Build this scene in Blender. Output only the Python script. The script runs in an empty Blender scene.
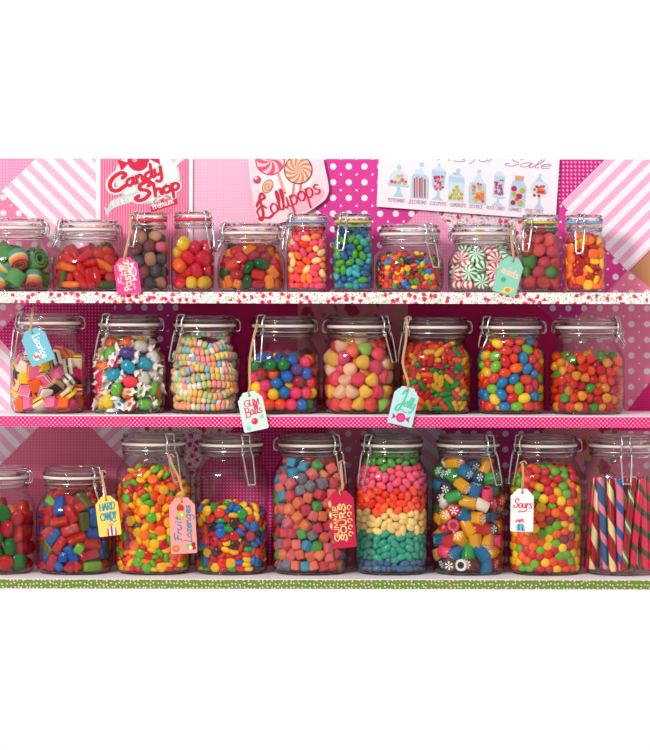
import bpy, bmesh, math, random
import numpy as np
from mathutils import Vector, Matrix, Euler
random.seed(7); rng = np.random.default_rng(7)
PI = math.pi
C = bpy.context.scene.collection
# ------------------------------------------------------------------ frame of reference
D = 3.2; S = 0.0013; HZ = 300.0          # camera distance, metres per pixel at shelf fronts, horizon row
YJ = 0.085                               # depth of jar axes on the shelves
U = S * (D + YJ) / D                     # one photo pixel at jar depth, in metres
YB = 0.165                               # front face of the back board
def P(px, py, y=0.0):
    k = S * (D + y) / D
    return Vector(((px - 325) * k, y, (HZ - py) * k))
SHELF = {'top': (HZ - 292.2) * S, 'mid': (HZ - 416.0) * S, 'low': (HZ - 579.3) * S}

def lin(c):
    r = []
    for v in c:
        v /= 255.0
        r.append(v / 12.92 if v <= 0.04045 else ((v + 0.055) / 1.055) ** 2.4)
    return (*r, 1.0)

# ------------------------------------------------------------------ materials
def newmat(name):
    m = bpy.data.materials.new(name); m.use_nodes = True
    nt = m.node_tree; nt.nodes.clear()
    return m, nt
def N(nt, t, **kw):
    n = nt.nodes.new(t)
    for k, v in kw.items():
        if k.startswith('i_'):
            n.inputs[int(k[2:]) if k[2:].isdigit() else k[2:]].default_value = v
        else: setattr(n, k, v)
    return n
def mth(nt, op, a, b=None, c=None):
    n = nt.nodes.new('ShaderNodeMath'); n.operation = op
    for i, v in enumerate((a, b, c)):
        if v is None: continue
        if isinstance(v, (int, float)): n.inputs[i].default_value = v
        else: nt.links.new(v, n.inputs[i])
    return n.outputs[0]
def mixc(nt, f, a, b):
    n = nt.nodes.new('ShaderNodeMix'); n.data_type = 'RGBA'
    for s, v in ((n.inputs[0], f), (n.inputs[6], a), (n.inputs[7], b)):
        if isinstance(v, (int, float)): s.default_value = v
        elif isinstance(v, tuple): s.default_value = v
        else: nt.links.new(v, s)
    return n.outputs[2]
def principled(nt, col, rough=0.5, spec=0.5, metal=0.0, coat=0.0):
    b = nt.nodes.new('ShaderNodeBsdfPrincipled')
    if isinstance(col, tuple): b.inputs['Base Color'].default_value = col
    else: nt.links.new(col, b.inputs['Base Color'])
    b.inputs['Roughness'].default_value = rough
    b.inputs['Specular IOR Level'].default_value = spec
    b.inputs['Metallic'].default_value = metal
    b.inputs['Coat Weight'].default_value = coat
    o = nt.nodes.new('ShaderNodeOutputMaterial'); nt.links.new(b.outputs[0], o.inputs[0])
    return b, o
_mc = {}
def plain(c, rough=0.5, spec=0.4, metal=0.0):
    k = ('p', tuple(c), rough, spec, metal)
    if k not in _mc:
        m, nt = newmat('plain_finish'); principled(nt, lin(c), rough, spec, metal); _mc[k] = m
    return _mc[k]
def vary(nt, c, amt=0.12):
    oi = N(nt, 'ShaderNodeObjectInfo')
    hs = N(nt, 'ShaderNodeHueSaturation'); hs.inputs['Color'].default_value = lin(c); hs.inputs['Saturation'].default_value = 1.0
    v = mth(nt, 'MULTIPLY_ADD', oi.outputs['Random'], amt * 2, .98 - amt)
    nt.links.new(v, hs.inputs['Value'])
    h = mth(nt, 'MULTIPLY_ADD', oi.outputs['Random'], 0.016, 0.492); nt.links.new(h, hs.inputs['Hue'])
    return hs.outputs[0]
def shell(c, rough=0.13):                   # polished sugar shell
    k = ('s', tuple(c), rough)
    if k not in _mc:
        m, nt = newmat('sugar_shell'); principled(nt, vary(nt, c), rough, 0.5); _mc[k] = m
    return _mc[k]
def sugared(c):                             # gummy rolled in sugar crystals
    k = ('g', tuple(c))
    if k not in _mc:
        m, nt = newmat('sugared_gum'); tc = N(nt, 'ShaderNodeTexCoord')
        no = N(nt, 'ShaderNodeTexNoise'); no.inputs['Scale'].default_value = 1400; no.inputs['Detail'].default_value = 2
        nt.links.new(tc.outputs['Object'], no.inputs['Vector'])
        f = mth(nt, 'MULTIPLY', mth(nt, 'SUBTRACT', no.outputs[0], 0.53), 1.8); f = mth(nt, 'MAXIMUM', f, 0.02)
        col = mixc(nt, f, vary(nt, c, 0.1), (0.95, 0.9, 0.88, 1))
        b, o = principled(nt, col, 0.5, 0.3)
        bp = N(nt, 'ShaderNodeBump'); bp.inputs['Strength'].default_value = 0.35; bp.inputs['Distance'].default_value = 0.0006
        nt.links.new(no.outputs[0], bp.inputs['Height']); nt.links.new(bp.outputs[0], b.inputs['Normal'])
        tr = N(nt, 'ShaderNodeBsdfTranslucent'); nt.links.new(vary(nt, c, 0.1), tr.inputs[0])
        mx = N(nt, 'ShaderNodeMixShader'); mx.inputs[0].default_value = 0.18
        nt.links.new(b.outputs[0], mx.inputs[1]); nt.links.new(tr.outputs[0], mx.inputs[2]); nt.links.new(mx.outputs[0], o.inputs[0])
        _mc[k] = m
    return _mc[k]
def gummy(c, bump=0.0, t=0.35):             # clear jelly or boiled sugar
    k = ('j', tuple(c), bump)
    if k not in _mc:
        m, nt = newmat('clear_gum'); b, o = principled(nt, vary(nt, c), 0.14, 0.5)
        tr = N(nt, 'ShaderNodeBsdfTranslucent'); nt.links.new(vary(nt, c), tr.inputs[0])
        mx = N(nt, 'ShaderNodeMixShader'); mx.inputs[0].default_value = t
        if bump:
            tc = N(nt, 'ShaderNodeTexCoord'); no = N(nt, 'ShaderNodeTexNoise'); no.inputs['Scale'].default_value = 260
            nt.links.new(tc.outputs['Object'], no.inputs['Vector'])
            bp = N(nt, 'ShaderNodeBump'); bp.inputs['Strength'].default_value = bump; bp.inputs['Distance'].default_value = 0.002
            nt.links.new(no.outputs[0], bp.inputs['Height']); nt.links.new(bp.outputs[0], b.inputs['Normal'])
        nt.links.new(b.outputs[0], mx.inputs[1]); nt.links.new(tr.outputs[0], mx.inputs[2]); nt.links.new(mx.outputs[0], o.inputs[0])
        _mc[k] = m
    return _mc[k]
def make_glass_wall():                      # thin blown glass wall, refraction cancels through it
    m, nt = newmat('jar_glass')
    lw = N(nt, 'ShaderNodeLayerWeight'); lw.inputs[0].default_value = 0.5
    f = lw.outputs['Facing']
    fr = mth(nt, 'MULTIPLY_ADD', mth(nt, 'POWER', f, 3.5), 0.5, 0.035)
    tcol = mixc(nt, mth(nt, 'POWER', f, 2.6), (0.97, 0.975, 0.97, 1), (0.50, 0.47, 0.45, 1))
    t = N(nt, 'ShaderNodeBsdfTransparent'); nt.links.new(tcol, t.inputs[0])
    g = N(nt, 'ShaderNodeBsdfAnisotropic'); g.inputs['Roughness'].default_value = 0.06
    g.inputs['Color'].default_value = (0.95, 0.95, 0.95, 1)
    tc = N(nt, 'ShaderNodeTexCoord'); no = N(nt, 'ShaderNodeTexNoise'); no.inputs['Scale'].default_value = 60
    nt.links.new(tc.outputs['Object'], no.inputs['Vector'])
    bp = N(nt, 'ShaderNodeBump'); bp.inputs['Strength'].default_value = 0.25; bp.inputs['Distance'].default_value = 0.002
    nt.links.new(no.outputs[0], bp.inputs['Height']); nt.links.new(bp.outputs[0], g.inputs['Normal'])
    mx = N(nt, 'ShaderNodeMixShader'); nt.links.new(fr, mx.inputs[0])
    nt.links.new(t.outputs[0], mx.inputs[1]); nt.links.new(g.outputs[0], mx.inputs[2])
    o = N(nt, 'ShaderNodeOutputMaterial'); nt.links.new(mx.outputs[0], o.inputs[0])
    return m
def make_glass_solid():
    m, nt = newmat('thick_glass')
    g = N(nt, 'ShaderNodeBsdfGlass'); g.inputs['IOR'].default_value = 1.46; g.inputs['Roughness'].default_value = 0.02
    g.inputs['Color'].default_value = (0.985, 0.98, 0.975, 1)
    o = N(nt, 'ShaderNodeOutputMaterial'); nt.links.new(g.outputs[0], o.inputs[0])
    return m
GLASS = make_glass_wall(); THICK = make_glass_solid()
WIRE = plain((205, 203, 200), 0.22, 0.5, 1.0)
TWINE = plain((200, 160, 120), 0.9, 0.1)
GASK = {'cream': plain((238, 228, 212), 0.5), 'red': plain((228, 40, 55), 0.4), 'blue': plain((120, 185, 225), 0.4),
        'yellow': plain((215, 205, 70), 0.4)}

def plane_uv(nt, rot, off=(0, 0)):
    """board coordinates in photo pixels (x, z of the object space), rotated"""
    tc = N(nt, 'ShaderNodeTexCoord'); sp = N(nt, 'ShaderNodeSeparateXYZ'); nt.links.new(tc.outputs['Object'], sp.inputs[0])
    k = 1 / (S * (D + YB) / D)
    x = mth(nt, 'MULTIPLY_ADD', sp.outputs[0], k, off[0]); z = mth(nt, 'MULTIPLY_ADD', sp.outputs[2], k, off[1])
    c, s = math.cos(rot), math.sin(rot)
    u = mth(nt, 'ADD', mth(nt, 'MULTIPLY', x, c), mth(nt, 'MULTIPLY', z, s))
    v = mth(nt, 'ADD', mth(nt, 'MULTIPLY', x, -s), mth(nt, 'MULTIPLY', z, c))
    return u, v
def dotmask(nt, u, v, pitch, r, ou=0.0, ov=0.0, soft=False):
    a = mth(nt, 'SUBTRACT', mth(nt, 'FRACT', mth(nt, 'ADD', mth(nt, 'DIVIDE', u, pitch), ou + 100)), 0.5)
    b = mth(nt, 'SUBTRACT', mth(nt, 'FRACT', mth(nt, 'ADD', mth(nt, 'DIVIDE', v, pitch), ov + 100)), 0.5)
    d = mth(nt, 'SQRT', mth(nt, 'ADD', mth(nt, 'MULTIPLY', a, a), mth(nt, 'MULTIPLY', b, b)))
    return mth(nt, 'LESS_THAN', d, r)
def paper(kind, c1, c2, pitch=3.3, rot=0.0, c3=None):
    m, nt = newmat(kind + '_paper'); A, B = lin(c1), lin(c2)
    u, v = plane_uv(nt, rot)
    if kind == 'plain': col = A
    elif kind == 'dotty': col = mixc(nt, dotmask(nt, u, v, pitch, 0.24), A, B)
    elif kind == 'polka':
        d = mth(nt, 'MAXIMUM', dotmask(nt, u, v, pitch, 0.20), dotmask(nt, u, v, pitch, 0.07, 0.5, 0.5))
        col = mixc(nt, d, A, B)
    elif kind == 'stripe':
        col = mixc(nt, mth(nt, 'LESS_THAN', mth(nt, 'FRACT', mth(nt, 'ADD', mth(nt, 'DIVIDE', u, pitch), 100.0)), 0.5), A, B)
    elif kind == 'pinstripe':
        col = mixc(nt, mth(nt, 'LESS_THAN', mth(nt, 'FRACT', mth(nt, 'ADD', mth(nt, 'DIVIDE', u, pitch), 100.0)), 0.4), A, B)
    elif kind == 'floral':
        cm = N(nt, 'ShaderNodeCombineXYZ'); nt.links.new(u, cm.inputs[0]); nt.links.new(v, cm.inputs[1])
        no = N(nt, 'ShaderNodeTexNoise'); no.inputs['Scale'].default_value = 2.5 / pitch
        nt.links.new(cm.outputs[0], no.inputs['Vector'])
        wob = N(nt, 'ShaderNodeVectorMath', operation='MULTIPLY_ADD'); nt.links.new(no.outputs['Color'], wob.inputs[0])
        wob.inputs[1].default_value = (pitch * .55,) * 3; nt.links.new(cm.outputs[0], wob.inputs[2])
        col = A
        G = c3 or (120, 150, 70)
        for sc, th, colr, off in ((1.9, 0.20, G, 31.0), (2.6, 0.24, (185, 175, 90), 7.0), (1.25, 0.34, c2, 0.0), (1.25, 0.17, tuple(int(x * .82) for x in c2), 0.0), (2.1, 0.2, tuple(min(255, x + 60) for x in c2), 57.0)):
            vo = N(nt, 'ShaderNodeTexVoronoi'); vo.voronoi_dimensions = '2D'; vo.inputs['Scale'].default_value = sc / pitch
            ad = N(nt, 'ShaderNodeVectorMath', operation='ADD'); nt.links.new(wob.outputs[0], ad.inputs[0]); ad.inputs[1].default_value = (off, off * .7, 0)
            nt.links.new(ad.outputs[0], vo.inputs['Vector'])
            sx = N(nt, 'ShaderNodeSeparateXYZ'); nt.links.new(vo.outputs['Color'], sx.inputs[0])
            mk = mth(nt, 'MULTIPLY', mth(nt, 'LESS_THAN', vo.outputs['Distance'], th), mth(nt, 'GREATER_THAN', sx.outputs[0], .42))
            col = mixc(nt, mk, col, lin(colr))
    elif kind == 'sprig':
        cm = N(nt, 'ShaderNodeCombineXYZ'); nt.links.new(u, cm.inputs[0]); nt.links.new(v, cm.inputs[1])
        col = A
        for sc, th, colr, rnd in ((1.0, 0.22, (60, 110, 50), 0.9), (1.0, 0.23, c2, 0.6)):
            vo = N(nt, 'ShaderNodeTexVoronoi'); vo.voronoi_dimensions = '2D'; vo.inputs['Scale'].default_value = sc / pitch
            vo.inputs['Randomness'].default_value = rnd
            nt.links.new(cm.outputs[0], vo.inputs['Vector'])
            col = mixc(nt, mth(nt, 'LESS_THAN', vo.outputs['Distance'], th), col, lin(colr))
    b, o = principled(nt, col, 0.75, 0.2)
    return m

# ------------------------------------------------------------------ object helpers
def finish(name, bm, mats, parent=None, smooth=True, loc=None):
    me = bpy.data.meshes.new(name); bm.normal_update(); bm.to_mesh(me); bm.free()
    for m in (mats if isinstance(mats, (list, tuple)) else [mats]): me.materials.append(m)
    if smooth:
        me.polygons.foreach_set('use_smooth', [True] * len(me.polygons))
    o = bpy.data.objects.new(name, me); C.objects.link(o)
    if parent: o.parent = parent
    if loc is not None: o.location = loc
    return o
def root(name, loc, label, cat, group=None, rot=None):
    o = bpy.data.objects.new(name, None); C.objects.link(o); o.location = loc; o.empty_display_size = .01
    if rot: o.rotation_euler = rot
    return tag(o, label, cat, group)
def tag(o, label, cat, group=None):
    o['label'] = label; o['category'] = cat
    if group: o['group'] = group
    return o
def catmull(pts, n=6, closed=False):
    pts = [Vector(p) for p in pts]
    if len(pts) < 3: return pts
    out = []; m = len(pts)
    rg = range(m) if closed else range(m - 1)
    for i in rg:
        p1, p2 = pts[i], pts[(i + 1) % m]
        p0 = pts[i - 1] if (i > 0 or closed) else p1 * 2 - p2
        p3 = pts[(i + 2) % m] if (i + 2 < m or closed) else p2 * 2 - p1
        for k in range(n):
            t = k / n
            out.append(0.5 * ((2 * p1) + (p2 - p0) * t + (2 * p0 - 5 * p1 + 4 * p2 - p3) * t * t + (3 * p1 - p0 - 3 * p2 + p3) * t ** 3))
    if not closed: out.append(pts[-1])
    return out
def tube(bm, pts, r, closed=False, seg=6, mat=0):
    pts = [Vector(p) for p in pts]; n = len(pts); rings = []
    up = Vector((0.13, 0.31, 0.94))
    for i, p in enumerate(pts):
        a = pts[i - 1] if (i > 0 or closed) else p
        b = pts[(i + 1) % n] if (i < n - 1 or closed) else p
        t = (b - a).normalized()
        s = t.cross(up)
        if s.length < .05: s = t.cross(Vector((1, 0, 0)))
        s.normalize(); w = s.cross(t).normalized()
        rings.append([bm.verts.new(p + s * (r * math.cos(2 * PI * k / seg)) + w * (r * math.sin(2 * PI * k / seg))) for k in range(seg)])
    for i in range(n if closed else n - 1):
        A, B = rings[i], rings[(i + 1) % n]
        for k in range(seg):
            f = bm.faces.new((A[k], A[(k + 1) % seg], B[(k + 1) % seg], B[k])); f.material_index = mat
    if not closed:
        for R_ in (rings[0], rings[-1]):
            f = bm.faces.new(R_); f.material_index = mat
def loft(bm, prof, nexp=2.0, seg=48, mat=0, closed=False):
    """profile of (radius, z, exponent) turned into rounded-square rings"""
    rings = []
    for (r, z, n) in prof:
        if r < 1e-7:
            rings.append([bm.verts.new((0, 0, z))] * seg); continue
        ring = []
        for k in range(seg):
            a = 2 * PI * k / seg; c, s = math.cos(a), math.sin(a)
            q = r / (abs(c) ** n + abs(s) ** n) ** (1 / n)
            ring.append(bm.verts.new((q * c, q * s, z)))
        rings.append(ring)
    m = len(rings)
    for i in range(m if closed else m - 1):
        A, B = rings[i], rings[(i + 1) % m]
        for k in range(seg):
            vs = [A[k], A[(k + 1) % seg], B[(k + 1) % seg], B[k]]
            u_ = []
            for v in vs:
                if v not in u_: u_.append(v)
            if len(u_) > 2:
                f = bm.faces.new(u_); f.material_index = mat
def box(bm, x0, x1, y0, y1, z0, z1, mat=0):
    v = [bm.verts.new((x, y, z)) for x in (x0, x1) for y in (y0, y1) for z in (z0, z1)]
    for f in ((0, 1, 3, 2), (4, 6, 7, 5), (0, 4, 5, 1), (2, 3, 7, 6), (0, 2, 6, 4), (1, 5, 7, 3)):
        bm.faces.new([v[i] for i in f]).material_index = mat
    bmesh.ops.recalc_face_normals(bm, faces=bm.faces)

# ------------------------------------------------------------------ candy shapes (unit: pixels, scaled by U)
def b_superell(a, b, c, e=2.0, seg=20, rings=12, bend=0.0):
    bm = bmesh.new()
    bmesh.ops.create_uvsphere(bm, u_segments=seg, v_segments=rings, radius=1)
    for v in bm.verts:
        x, y, z = v.co
        q = (abs(x) ** e + abs(y) ** e + abs(z) ** e) ** (1 / e)
        x, y, z = x / q, y / q, z / q
        v.co = Vector((x * a, y * b + bend * (x * x), z * c)) * U
    return bm
def b_cyl(r, h, bev=.25, seg=20, rib=0, endmat=False):
    bm = bmesh.new(); hh = h / 2
    prof = [(0, -hh), (r * .55, -hh), (r - bev * 2, -hh), (r - bev * .6, -hh + bev * .4), (r, -hh + bev * 2), (r, hh - bev * 2), (r - bev * .6, hh - bev * .4), (r - bev * 2, hh), (r * .55, hh), (0, hh)]
    loft(bm, [(p[0] * U, p[1] * U, 2.0) for p in prof], seg=seg)
    if rib:
        for v in bm.verts:
            rr = math.hypot(v.co.x, v.co.y)
            if rr > r * .8 * U:
                a = math.atan2(v.co.y, v.co.x); k = 1 + .07 * math.cos(rib * a); v.co.x *= k; v.co.y *= k
    for f in bm.faces:
        f.normal_update()
        if endmat and abs(f.normal.z) > .8: f.material_index = 1
    bmesh.ops.recalc_face_normals(bm, faces=bm.faces)
    return bm
def b_tube(ro, ri, h, seg=20):
    bm = bmesh.new(); hh = h / 2
    prof = [(ri, -hh + 1.5), (ri, -hh), (ro * .92, -hh), (ro, -hh + .6), (ro, hh - .6), (ro * .92, hh), (ri, hh), (ri, hh - 1.5)]
    loft(bm, [(a * U, b * U, 2.0) for a, b in prof], seg=seg, mat=0)
    for z in (-hh + .7, hh - .7):
        vs = [bm.verts.new((ri * 1.03 * U * math.cos(2 * PI * k / seg), ri * 1.03 * U * math.sin(2 * PI * k / seg), z * U)) for k in range(seg)]
        bm.faces.new(vs).material_index = 1
    bmesh.ops.recalc_face_normals(bm, faces=bm.faces)
    return bm
def b_drop(r, h):
    bm = bmesh.new()
    prof = [(0, 0), (r * .6, 0), (r * .9, .05 * h), (r, .16 * h), (r * .97, .35 * h), (r * .84, .6 * h), (r * .62, .8 * h), (r * .34, .94 * h), (0, h)]
    loft(bm, [(a * U, (z - h * .42) * U, 2.0) for a, z in prof], seg=20)
    bmesh.ops.recalc_face_normals(bm, faces=bm.faces)
    return bm
def b_layers(w, d, ths, mats, bev=.5):
    """bevelled block of stacked layers, each layer with its own material"""
    bm = bmesh.new(); T = sum(ths); z = -T / 2; prof = []
    for t, m in zip(ths, mats):
        b = bmesh.new(); box(b, -w / 2 * U, w / 2 * U, -d / 2 * U, d / 2 * U, z * U, (z + t) * U, m)
        bmesh.ops.bevel(b, geom=b.edges[:], offset=bev * U, segments=2, affect='EDGES', profile=.6)
        tmp = bpy.data.meshes.new('tmp'); b.to_mesh(tmp); b.free(); bm.from_mesh(tmp); bpy.data.meshes.remove(tmp)
        z += t
    return bm
def b_cube(w, d, h, bev=1.6):
    bm = bmesh.new(); box(bm, -w / 2 * U, w / 2 * U, -d / 2 * U, d / 2 * U, -h / 2 * U, h / 2 * U)
    bmesh.ops.bevel(bm, geom=bm.edges[:], offset=bev * U, segments=4, affect='EDGES', profile=.5)
    return bm
def b_lens(r, t):
    bm = bmesh.new()
    prof = [(0, -t), (r * .5, -t * .92), (r * .8, -t * .7), (r * .96, -t * .32), (r, 0), (r * .96, t * .32), (r * .8, t * .7), (r * .5, t * .92), (0, t)]
    loft(bm, [(a * U, z * U, 2.0) for a, z in prof], seg=20)
    bmesh.ops.recalc_face_normals(bm, faces=bm.faces)
    return bm
def b_belt():
    """sour belt rolled into a spiral, striped across its width"""
    bm = bmesh.new(); wid = 15.0; nb = 5; turns = 2.2; K = 44; rows = []
    for k in range(K + 1):
        t = k / K; a = t * turns * 2 * PI; r = 2.6 + 6.6 * t
        for_side = []
        for rr in (r, r + 1.5):
            for_side.append([bm.verts.new((rr * math.cos(a) * U, rr * math.sin(a) * U, (-wid / 2 + wid * j / nb) * U)) for j in range(nb + 1)])
        rows.append(for_side)
    for k in range(K):
        for sd in (0, 1):
            for j in range(nb):
                bm.faces.new((rows[k][sd][j], rows[k + 1][sd][j], rows[k + 1][sd][j + 1], rows[k][sd][j + 1])).material_index = j
        for j, mi in ((0, 0), (nb, nb - 1)):
            bm.faces.new((rows[k][0][j], rows[k + 1][0][j], rows[k + 1][1][j], rows[k][1][j])).material_index = mi
    for k in (0, K):
        for j in range(nb):
            bm.faces.new((rows[k][0][j], rows[k][0][j + 1], rows[k][1][j + 1], rows[k][1][j])).material_index = j
    bmesh.ops.recalc_face_normals(bm, faces=bm.faces)
    return bm
def b_twist(sgn, seed):
    """crumpled fan of waxed paper at the end of a wrapped sweet"""
    bm = bmesh.new(); r = random.Random(seed); K = 20; J = 5; rows = []
    for j in range(J + 1):
        t = j / J; R_ = 1.4 + 5.6 * t ** .7; x = sgn * (6.4 + 5.2 * t)
        row = []
        for k in range(K):
            a = 2 * PI * k / K; q = R_ * (1 + .24 * math.cos(a * 5 + sgn) * t) * r.uniform(.92, 1.08)
            row.append(bm.verts.new((x * U + r.uniform(-.9, .5) * t * U, q * math.cos(a) * U, q * math.sin(a) * .55 * U)))
        rows.append(row)
    for j in range(J):
        for k in range(K):
            bm.faces.new((rows[j][k], rows[j][(k + 1) % K], rows[j + 1][(k + 1) % K], rows[j + 1][k]))
    return bm
def to_mesh(name, bm, mats):
    me = bpy.data.meshes.new(name); bm.normal_update(); bm.to_mesh(me); bm.free()
    for m in mats: me.materials.append(m)
    me.polygons.foreach_set('use_smooth', [True] * len(me.polygons))
    try: me.set_sharp_from_angle(angle=math.radians(50))
    except Exception: pass
    return me
def recolour(me, mats):
    m2 = me.copy(); m2.materials.clear()
    for m in mats: m2.materials.append(m)
    return m2

def polar_mat(name, ca, cb, n, twist, centre=None, cc=None):
    """peppermint: swirling wedges round the local z axis"""
    m, nt = newmat(name); tc = N(nt, 'ShaderNodeTexCoord'); sp = N(nt, 'ShaderNodeSeparateXYZ'); nt.links.new(tc.outputs['Object'], sp.inputs[0])
    a = mth(nt, 'ARCTAN2', sp.outputs[1], sp.outputs[0])
    r = mth(nt, 'SQRT', mth(nt, 'ADD', mth(nt, 'MULTIPLY', sp.outputs[0], sp.outputs[0]), mth(nt, 'MULTIPLY', sp.outputs[1], sp.outputs[1])))
    t = mth(nt, 'ADD', mth(nt, 'MULTIPLY', a, n / (2 * PI)), mth(nt, 'MULTIPLY', r, twist / U))
    f = mth(nt, 'LESS_THAN', mth(nt, 'FRACT', mth(nt, 'ADD', t, 50)), .48)
    col = mixc(nt, f, lin(ca), lin(cb))
    if centre: col = mixc(nt, mth(nt, 'LESS_THAN', r, centre * U), col, lin(cc))
    principled(nt, col, .2, .5, 0, .2)
    return m
def flower_mat(base):
    """end of a rock sweet: white petals on the colour"""
    m, nt = newmat('flower_rock'); tc = N(nt, 'ShaderNodeTexCoord'); sp = N(nt, 'ShaderNodeSeparateXYZ'); nt.links.new(tc.outputs['Object'], sp.inputs[0])
    a = mth(nt, 'ARCTAN2', sp.outputs[1], sp.outputs[0])
    r = mth(nt, 'SQRT', mth(nt, 'ADD', mth(nt, 'MULTIPLY', sp.outputs[0], sp.outputs[0]), mth(nt, 'MULTIPLY', sp.outputs[1], sp.outputs[1])))
    pet = mth(nt, 'GREATER_THAN', mth(nt, 'COSINE', mth(nt, 'MULTIPLY', a, 6)), 0.1)
    ring = mth(nt, 'MULTIPLY', mth(nt, 'LESS_THAN', r, 4.0 * U), mth(nt, 'GREATER_THAN', r, 1.3 * U))
    f = mth(nt, 'MULTIPLY', pet, ring)
    f = mth(nt, 'MAXIMUM', f, mth(nt, 'LESS_THAN', r, .8 * U))
    col = mixc(nt, f, lin(base), lin((245, 240, 235)))
    principled(nt, col, .25, .5, 0, .1)
    return m
def helix_mat(ca, cb, pitch, w, cc=None):
    m, nt = newmat('stick_stripe'); tc = N(nt, 'ShaderNodeTexCoord'); sp = N(nt, 'ShaderNodeSeparateXYZ'); nt.links.new(tc.outputs['Object'], sp.inputs[0])
    a = mth(nt, 'MULTIPLY', mth(nt, 'ARCTAN2', sp.outputs[1], sp.outputs[0]), 1 / (2 * PI))
    t = mth(nt, 'FRACT', mth(nt, 'ADD', mth(nt, 'ADD', a, mth(nt, 'DIVIDE', sp.outputs[2], pitch * U)), 50))
    col = mixc(nt, mth(nt, 'LESS_THAN', t, w), lin(ca), lin(cb))
    if cc: col = mixc(nt, mth(nt, 'LESS_THAN', mth(nt, 'ABSOLUTE', mth(nt, 'SUBTRACT', t, w / 2)), w * .16), col, lin(cc))
    principled(nt, col, .25, .5, 0, .1)
    return m

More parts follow.
